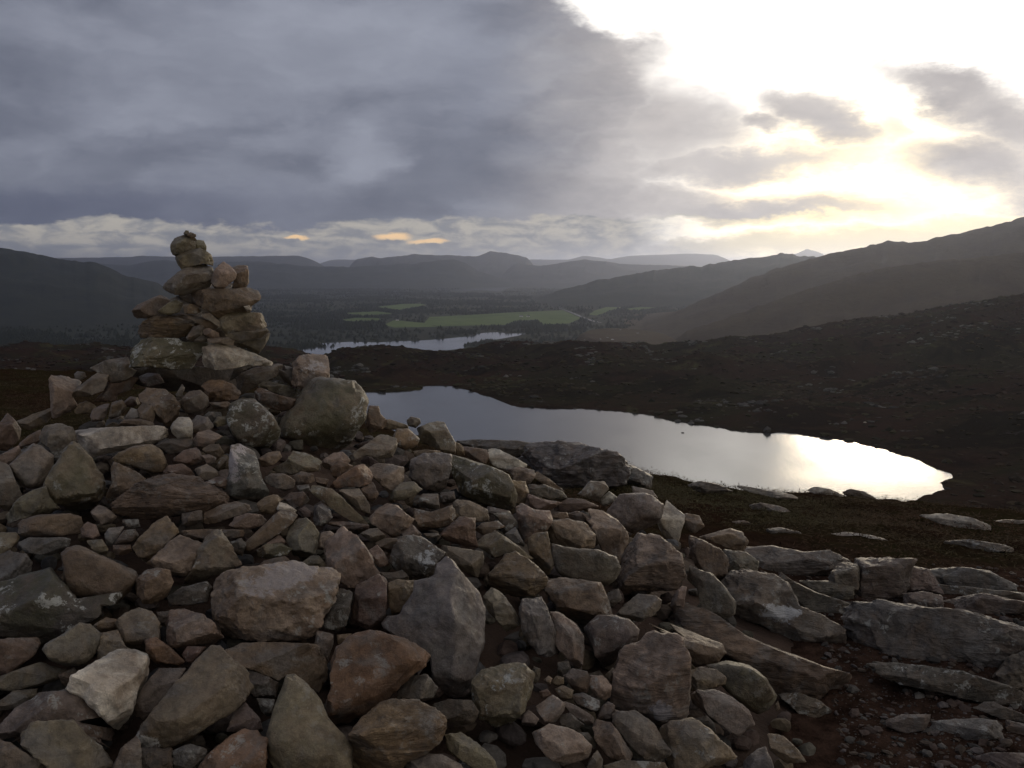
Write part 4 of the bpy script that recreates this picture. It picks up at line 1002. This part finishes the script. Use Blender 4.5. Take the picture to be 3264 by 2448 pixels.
outcrop('rock_slab', 'stepped ledge under the pale-topped back slab', 'rock', 'G', '1400,640 1560,650 1700,670 1900,690 1900,740 1640,720 1420,730')
outcrop('rock_slab', 'pale low bedrock hump between the heap rim and the shore', 'rock', 'Gl', '-20,75 60,60 160,78 240,115 150,135 30,115', front_k=1.0)
outcrop('rock_slab', 'small bedrock hump in the heather below the brow strip', 'rock', 'Gl', '330,195 400,182 490,198 565,228 460,236 370,222', front_k=1.0)
outcrop('rock_slab', 'low grey rock in the heather just past the tan rim stone', 'rock', 'G', '420,330 500,318 600,340 650,368 540,378 450,360', front_k=1.0)
outcrop('rock_slab', 'long pale rock strip in the middle of the heather', 'rock', 'Wl', '760,355 860,342 1000,360 1120,392 960,396 840,380', front_k=1.0)
outcrop('rock_slab', 'grey rock strip in the heather near the right edge, below the white-streaked one', 'rock', 'Gl', '1420,400 1560,388 1720,412 1830,450 1640,452 1500,430', front_k=1.0)
outcrop('flat_stone', 'small flat pale stone in the heather near the heap rim', 'stone', 'P', '235,285 300,278 345,296 320,310 250,302')
outcrop('flat_stone', 'tiny pale stone lying in the heather, right of centre', 'stone', 'W', '540,305 600,300 632,312 560,320')
outcrop('flagstone', 'mauve flat stone sunk in the dirt path', 'stone', 'M', '1090,1395 1180,1365 1345,1358 1310,1450 1200,1465 1100,1430', front_k=.4)
outcrop('flagstone', 'wide grey flat stone in the path at lower right', 'stone', 'U', '1350,1400 1500,1385 1740,1388 1755,1490 1500,1520 1345,1475', front_k=.4)
outcrop('flagstone', 'brown flat stone in the path touching the right edge', 'stone', 'B', '1765,1395 1880,1420 1950,1480 1880,1515 1770,1495', front_k=.4)
outcrop('flagstone', 'grey flat stone in the bottom right corner', 'stone', 'M', '1570,1595 1700,1575 1920,1575 1940,1690 1560,1690', front_k=.4)
outcrop('flagstone', 'low slab tucked under the ridged brown slab', 'stone', 'L', '500,1255 600,1235 720,1285 800,1345 700,1392 600,1352')
outcrop('outcrop_rock', 'blue-grey lichen-covered outcrop against the loch, behind the heap', 'rock', 'Ul', '1140,420 1300,305 1480,285 1700,310 1900,370 1990,420 2060,500 2000,620 1850,640 1730,640 1600,700 1500,640 1400,580 1250,480', 1200, 1300, .3918, 1.0)
outcrop('outcrop_rock', 'dark low rock ledge left of the lichen outcrop', 'rock', 'D', '640,270 860,258 1100,268 1300,292 1220,400 900,380 720,330', 1200, 1300, .3918, 1.0)
outcrop('outcrop_rock', 'small dark rock right of the lichen outcrop', 'rock', 'U', '1990,450 2080,470 2250,560 2230,660 2080,650 2000,590', 1200, 1300, .3918, 1.0)

outcrop('rock_slab', 'low dark ledge in front of the largest slab', 'rock', 'D', '1020,1070 1200,1085 1500,1125 1700,1190 1900,1260 1900,1330 1500,1260 1200,1190 1050,1130', front_k=1.0)
outcrop('rock_slab', 'narrow dark ledge at the right edge above the flat stones', 'rock', 'D', '1560,1290 1700,1300 1900,1380 1900,1420 1740,1385 1600,1330', front_k=.8)

def moor_lumps(name, data, mat, cols, label, cat):
    X_, Y_, Z_, r, hs, n = data
    D0, Fc = ICO[1]; nv = len(D0)
    jit = rng.uniform(.65, 1.25, (n, nv)); a = rng.uniform(0, 6.28, n); ca, sa = np.cos(a)[:, None], np.sin(a)[:, None]
    lx = D0[None, :, 0] * jit * rng.uniform(.8, 1.6, (n, 1)); ly = D0[None, :, 1] * jit
    V = np.stack([X_[:, None] + (lx * ca - ly * sa) * r[:, None], Y_[:, None] + (lx * sa + ly * ca) * r[:, None], Z_[:, None] + (D0[None, :, 2] * jit * hs * rng.uniform(.5, 1.2, (n, 1))) * r[:, None]], -1)
    keep = D0[Fc][:, :, 2].max(1) > -0.2; Fk = Fc[keep]
    me = mesh_np(name, V.reshape(-1, 3), (Fk[None] + (np.arange(n) * nv)[:, None, None]).reshape(-1, 3), mat, False)
    cc = np.ones((n, nv, 4)); cc[:, :, :3] = cols[:, None, :]
    at = me.attributes.new('tint', 'FLOAT_COLOR', 'POINT'); at.data.foreach_set('color', cc.astype(np.float32).ravel())
    tag(link(name, me), label, cat, None, 'stuff')
def heather_material():
    m, t, b = new_mat('heather'); at = t.nodes.new('ShaderNodeAttribute'); at.attribute_name = 'tint'
    t.links.new(at.outputs['Color'], b.inputs['Base Color']); b.inputs['Roughness'].default_value = .95; b.inputs['Specular IOR Level'].default_value = .05
    return m
M_HEATHER = heather_material()
d_ = MOOR_SCATTER[0]; hue_ = np.clip(0.5 + 0.9 * fbm2(d_[0], d_[1], 120, 4, .6, 60.0), 0, 1)[:, None]
moor_lumps('moor_heather', d_, M_HEATHER, (np.array([.050, .030, .021]) * (1 - hue_) + np.array([.050, .046, .022]) * hue_) * .62 * rng.uniform(.45, 1.5, (d_[5], 1)), 'heather and grass clumps covering the moor round the loch', 'heather')
d_ = MOOR_SCATTER[1]
moor_lumps('moor_rocks', d_, M_HEATHER, np.array([.075, .072, .066]) * rng.uniform(.4, 1.4, (d_[5], 1)), 'grey rocks strewn over the moor and along the loch shore', 'rocks')

# ------------------------------------------------------------------ path gravel, heather
pts = []; sz = []
while len(pts) < 6500:
    y = rng.uniform(2.3, 5.3); x = rng.uniform(0.5, 0.62 * y + .2)
    if heap_h(x, y) > 0.10 or rng.random() > 1.1 - abs(y - 3.2) * .42: continue
    s = 0.0035 + 0.026 * rng.random() ** 7
    pts.append((x, y, float(z_near(x, y)) + s * rng.uniform(-.2, .25))); sz.append(s)
tag(scatter_mesh('path_gravel', pts, sz, M_RUBBLE, None, 1, .55, pal_rand(len(pts), 'BRMBRGD') * .55), 'loose gravel on the dark dirt path', 'gravel', None, 'stuff')

def build_heather():
    C = []; S = []
    n = 0
    while n < 24000:
        k = 4000
        y = rng.uniform(5.0, 21.0, k) ** 1.0; u = rng.uniform(-0.95, 0.8, k); x = u * y
        db = (EYE + 0.6) / np.interp(u, BU, BV)
        den = 0.5 + 0.9 * fbm2(x, y, 1.3, 3, seed=6.0)
        ok = (y < db + 1.2) & (rng.random(k) < den + 0.35 * (y > 6.5)) & (heap_h(x, y) < -0.2) & (rng.random(k) < np.clip((y - 4.8) / 1.2, 0, 1))
        x, y = x[ok], y[ok]; C.append(np.stack([x, y, z_near(x, y) - 0.01], 1)); n += len(x)
    C = np.concatenate(C)[:24000]
    B = 14; N = len(C) * B
    a = rng.uniform(0, 2 * np.pi, N); lean = rng.uniform(.9, 4.5, N); L = rng.uniform(.02, .06, N) * np.repeat(rng.uniform(.6, 1.3, len(C)), B); w = rng.uniform(.002, .005, N)
    base = np.repeat(C, B, 0) + np.stack([rng.normal(0, .07, N), rng.normal(0, .07, N), rng.uniform(-.01, .03, N)], 1)
    d = np.stack([np.cos(a) * lean, np.sin(a) * lean, np.ones(N)], 1); d /= np.linalg.norm(d, axis=1)[:, None]
    s = np.stack([-np.sin(a), np.cos(a), np.zeros(N)], 1)
    mid = base + d * (L * .55)[:, None]; tip = base + d * L[:, None] + np.array([0, 0, -.1]) * (L * lean)[:, None]
    V = np.stack([base - s * w[:, None], base + s * w[:, None], tip], 1).reshape(-1, 3)
    Fc = np.arange(N * 3).reshape(-1, 3)
    me = mesh_np('heather', V, Fc, M_HEATHER, False)
    hue = 0.5 + 0.8 * fbm2(C[:, 0], C[:, 1], 1.7, 3, seed=11.0); hue = np.clip(hue, 0, 1)[:, None]
    col = (np.array([.050, .028, .017]) * (1 - hue) + np.array([.044, .038, .018]) * hue); col = np.repeat(col, B, 0) * rng.uniform(.6, 1.6, (N, 1))
    cc = np.ones((N, 3, 4)); cc[:, :, :3] = col[:, None, :]
    at = me.attributes.new('tint', 'FLOAT_COLOR', 'POINT'); at.data.foreach_set('color', cc.astype(np.float32).ravel())
    tag(link('heather', me), 'low brown heather and grass covering the summit', 'heather', None, 'stuff')
build_heather()

# ------------------------------------------------------------------ valley woods, houses, pools, specks
def build_woods():
    k = 420000
    y = rng.uniform(2050 ** .5, 9500 ** .5, k) ** 2; u = rng.uniform(-0.66, 0.42, k); x = u * y
    den = 0.35 + 0.9 * fbm2(x, y, 330, 4, 0.55, 21.0) + 0.35 * fbm2(x, y, 90, 3, .5, 31.0)
    ok = rng.random(k) < np.clip((den - 0.30) * 2.2, 0.035, .42)
    x, y = x[ok], y[ok]
    keep = np.ones(len(x), bool)
    for poly, pad in [(LOCH_W, 8)] + [(np.array(on_valley(f)), 4) for f in FIELDS] + [(np.array(on_valley(FARLOCH)), 10)]:
        keep &= poly_dist(x, y, poly) > pad
    fl_ = np.array(on_valley(FARLOCH))
    for st_ in (100, 250, 400, 600, 800): keep &= poly_dist(x * (y + st_) / y, y + st_, fl_) > 0
    for f in FIELDS:
        fw = np.array(on_valley(f))
        for st_ in (60, 130): keep &= poly_dist(x * (y + st_) / y, y + st_, fw) > 0
    for st_ in (40, 90, 150, 220): keep &= poly_dist(x * (y + st_) / y, y + st_, LOCH_W) > 0
    rv = np.array([on_plane(*Z1(a, b), ZV)[:2] for a, b in RIVER])
    for i in range(len(rv) - 1):
        e = rv[i + 1] - rv[i]; t = np.clip(((x - rv[i, 0]) * e[0] + (y - rv[i, 1]) * e[1]) / (e @ e), 0, 1)
        keep &= np.hypot(x - rv[i, 0] - t * e[0], (y - rv[i, 1] - t * e[1]) * .25) > 14
    x, y = x[keep], y[keep]
    # the wooded point reaching into the near loch, and the tree clump on its left shore
    def clump(px, py, cnt, rx, ry):
        c = on_plane(*Z1(px, py), ZV); return c[0] + rng.normal(0, rx, cnt), c[1] + rng.normal(0, ry, cnt)
    for a in ((1150, 556, 150, 16, 22), (1200, 540, 60, 9, 18), (262, 560, 160, 26, 35), (205, 572, 60, 12, 30)):
        cx_, cy_ = clump(*a); x = np.concatenate([x, cx_]); y = np.concatenate([y, cy_])
    n = len(x); print('trees', n)
    bx = np.array([[1, 0, .12], [.31, .95, .10], [-.81, .59, .14], [-.81, -.59, .10], [.31, -.95, .13], [.1, 0, 1], [.05, .05, .6]])
    Fc = np.array([(i, (i + 1) % 5, 5) for i in range(5)] + [(0, 2, 1)])
    r = rng.uniform(4, 9, n); h = rng.uniform(7, 16, n); r[-430:] *= .8; h[-430:] *= .75; a = rng.uniform(0, 6.28, n)
    V = np.empty((n, 7, 3)); ca, sa = np.cos(a)[:, None], np.sin(a)[:, None]
    jx = bx[None, :, 0] * rng.uniform(.7, 1.2, (n, 7)); jy = bx[None, :, 1] * rng.uniform(.7, 1.2, (n, 7))
    V[:, :, 0] = x[:, None] + (jx * ca - jy * sa) * r[:, None]; V[:, :, 1] = y[:, None] + (jx * sa + jy * ca) * r[:, None]
    V[:, :, 2] = ZV + bx[None, :, 2] * h[:, None]
    Fa = (Fc[None] + (np.arange(n) * 7)[:, None, None]).reshape(-1, 3)
    m = simple_noise_mat('woodland_foliage', [(0.3, (0.011, 0.015, 0.009)), (0.7, (0.025, 0.030, 0.015))], 0.02, bumpd=.4, bscale=.4, spec=.05)
    tag(link('woods', mesh_np('woods', V.reshape(-1, 3), Fa, m, False)), 'dark woodland spread across the valley floor', 'woodland', None, 'stuff')
build_woods()

def moor_hit(px, py):
    u, v = uv(px, py); ys = np.linspace(230, 1900, 9000); g = EYE + v * ys - z_moor(u * ys, ys)
    k = int(np.argmax(g < 0)); return np.array([u * ys[k], ys[k], EYE + v * ys[k]])
M_WALL = simple_noise_mat('white_harling', [(0.3, (.62, .61, .58)), (.7, (.74, .73, .70))], .8, bumpd=.02, bscale=5)
M_ROOF = simple_noise_mat('grey_slate_roof', [(0.3, (.05, .052, .058)), (.7, (.09, .092, .1))], .8, bumpd=.02, bscale=5)
M_GLASS = simple_noise_mat('dark_window', [(0.3, (.02, .022, .025)), (.7, (.03, .032, .035))], 1, rough=.2, bumpd=.001)
def box(name, x0, x1, y0, y1, z0, z1, mat, parent):
    V = [(x, y, z) for z in (z0, z1) for y in (y0, y1) for x in (x0, x1)]
    Fc = [(0, 2, 3, 1), (4, 5, 7, 6), (0, 1, 5, 4), (2, 6, 7, 3), (0, 4, 6, 2), (1, 3, 7, 5)]
    return link(name, mesh_np(name, V, Fc, mat, False), parent)
def house(px, py, w, d, h, rz, label):
    c = on_plane(*Z1(px, py), ZV + 1.0); o = bpy.data.objects.new('farmhouse', None); COL.objects.link(o); o.location = c; o.rotation_euler.z = R(rz)
    tag(o, label, 'house', 'white houses on the valley floor')
    box('wall', -w/2, w/2, -d/2, d/2, 0, h, M_WALL, o)
    V = [(-w/2-.4, -d/2-.4, h), (w/2+.4, -d/2-.4, h), (w/2+.4, d/2+.4, h), (-w/2-.4, d/2+.4, h), (-w/2-.4, 0, h+d*.42), (w/2+.4, 0, h+d*.42)]
    me = bpy.data.meshes.new('roof'); me.from_pydata(V, [], [(0, 1, 5, 4), (2, 3, 4, 5), (0, 4, 3), (1, 2, 5), (0, 3, 2, 1)]); me.materials.append(M_ROOF); rf = link('roof', me, o)
    box('chimney', -w/2+.4, -w/2+1.4, -.5, .5, h+d*.25, h+d*.42+1.3, M_WALL, rf)
    for i in (-1, 0, 1):
        if i: box('window', i*w*.28-.6, i*w*.28+.6, -d/2-.06, -d/2+.02, 1.0, 2.5, M_GLASS, o)
    box('door', -.55, .55, -d/2-.06, -d/2+.02, 0, 2.2, M_GLASS, o)
house(1361, 411, 15, 8, 5.0, 8, 'white farmhouse on the left of the pair in the green field')
house(1396, 411, 13, 8, 4.6, -6, 'white farmhouse on the right of the pair in the green field')
house(737, 430, 12, 7, 4.5, 12, 'white cottage alone between the woods left of the green field')
for px, py, w, h in ((1860, 476, 10, 2.2), (1905, 475, 4, 1.5), (1948, 492, 13, 2.4), (1760, 522, 8, 4), (1795, 514, 14, 1.6), (1820, 524, 14, 4), (1680, 526, 8, 2.2)):
    c = np.array(on_plane(*Z1(px, py), -150.0)); ww = w / 1.58 / F * c[1]; hh = h / 1.58 / F * c[1] / 0.075
    ang = np.linspace(0, 2 * np.pi, 18, endpoint=False); rr = rng.uniform(.7, 1.15, 18)
    sheet('bog_pool_water', [(c[0] + ww * .6 * math.cos(a) * q, c[1] + hh * .5 * math.sin(a) * q) for a, q in zip(ang, rr)], -150.0, M_POOL)
# the boggy shelf those pools lie on
def build_shelf():
    c = np.array(on_plane(*Z1(1800, 505), -150.0)); n = 40
    rr = np.linspace(0, 1, 14); ang = np.linspace(0, 2 * np.pi, 49)
    Rr, A = np.meshgrid(rr, ang, indexing='ij')
    Xg = c[0] + 150 * Rr * np.cos(A) + 40; Yg = c[1] + 430 * Rr * np.sin(A)
    Zg = -150.6 - 72 * sstep(.62, 1.0, Rr) + 0.25 * fbm2(Xg, Yg, 60, 3) * (Rr < .62)
    V = np.stack([Xg, Yg, Zg], -1).reshape(-1, 3)
    tag(link('bog_terrain', mesh_np('bog_terrain', V, grid_faces(14, 49), HBROWN)), kind='structure')
build_shelf()
def speck(name, px, py, w, label, cat, code, hit):
    s = w; pts = [(px + s * math.cos(a) * q, py + s * .6 * math.sin(a) * q) for a, q in zip(np.linspace(0, 6.28, 8, endpoint=False), (1, .9, 1.1, .8, 1, 1.05, .9, 1))]
    tag(make_stone(code, pts, label, None, None, name, hit), label, cat, None, 'thing')
speck('boulder', 2757, 1347, 5, 'small bright white boulder on the moor across the loch', 'boulder', 'W+0', moor_hit(2757, 1347))
speck('islet_rock', 2176, 1380, 5, 'tiny dark rock breaking the surface of the loch', 'rock', 'D+0', np.array(on_plane(2176, 1380, ZL)))

# ------------------------------------------------------------------ haze
def build_haze():
    m = bpy.data.materials.new('haze'); m.use_nodes = True; t = m.node_tree; t.nodes.clear()
    out = t.nodes.new('ShaderNodeOutputMaterial'); v = t.nodes.new('ShaderNodeVolumePrincipled')
    v.inputs['Color'].default_value = (0.66, 0.74, 0.96, 1); v.inputs['Density'].default_value = 3.9e-5; v.inputs['Anisotropy'].default_value = 0.74
    v.inputs['Density Attribute'].default_value = ''
    t.links.new(v.outputs[0], out.inputs['Volume'])
    x, y0, y1, z0, z1 = 80000, -3000, 75000, -260, 430
    V = [(a, b, c) for c in (z0, z1) for b in (y0, y1) for a in (-x, x)]
    Fc = [(0, 2, 3, 1), (4, 5, 7, 6), (0, 1, 5, 4), (2, 6, 7, 3), (0, 4, 6, 2), (1, 3, 7, 5)]
    tag(link('haze', mesh_np('haze', V, Fc, m, False)), 'thin evening haze filling the glen', 'haze', None, 'stuff')
build_haze()
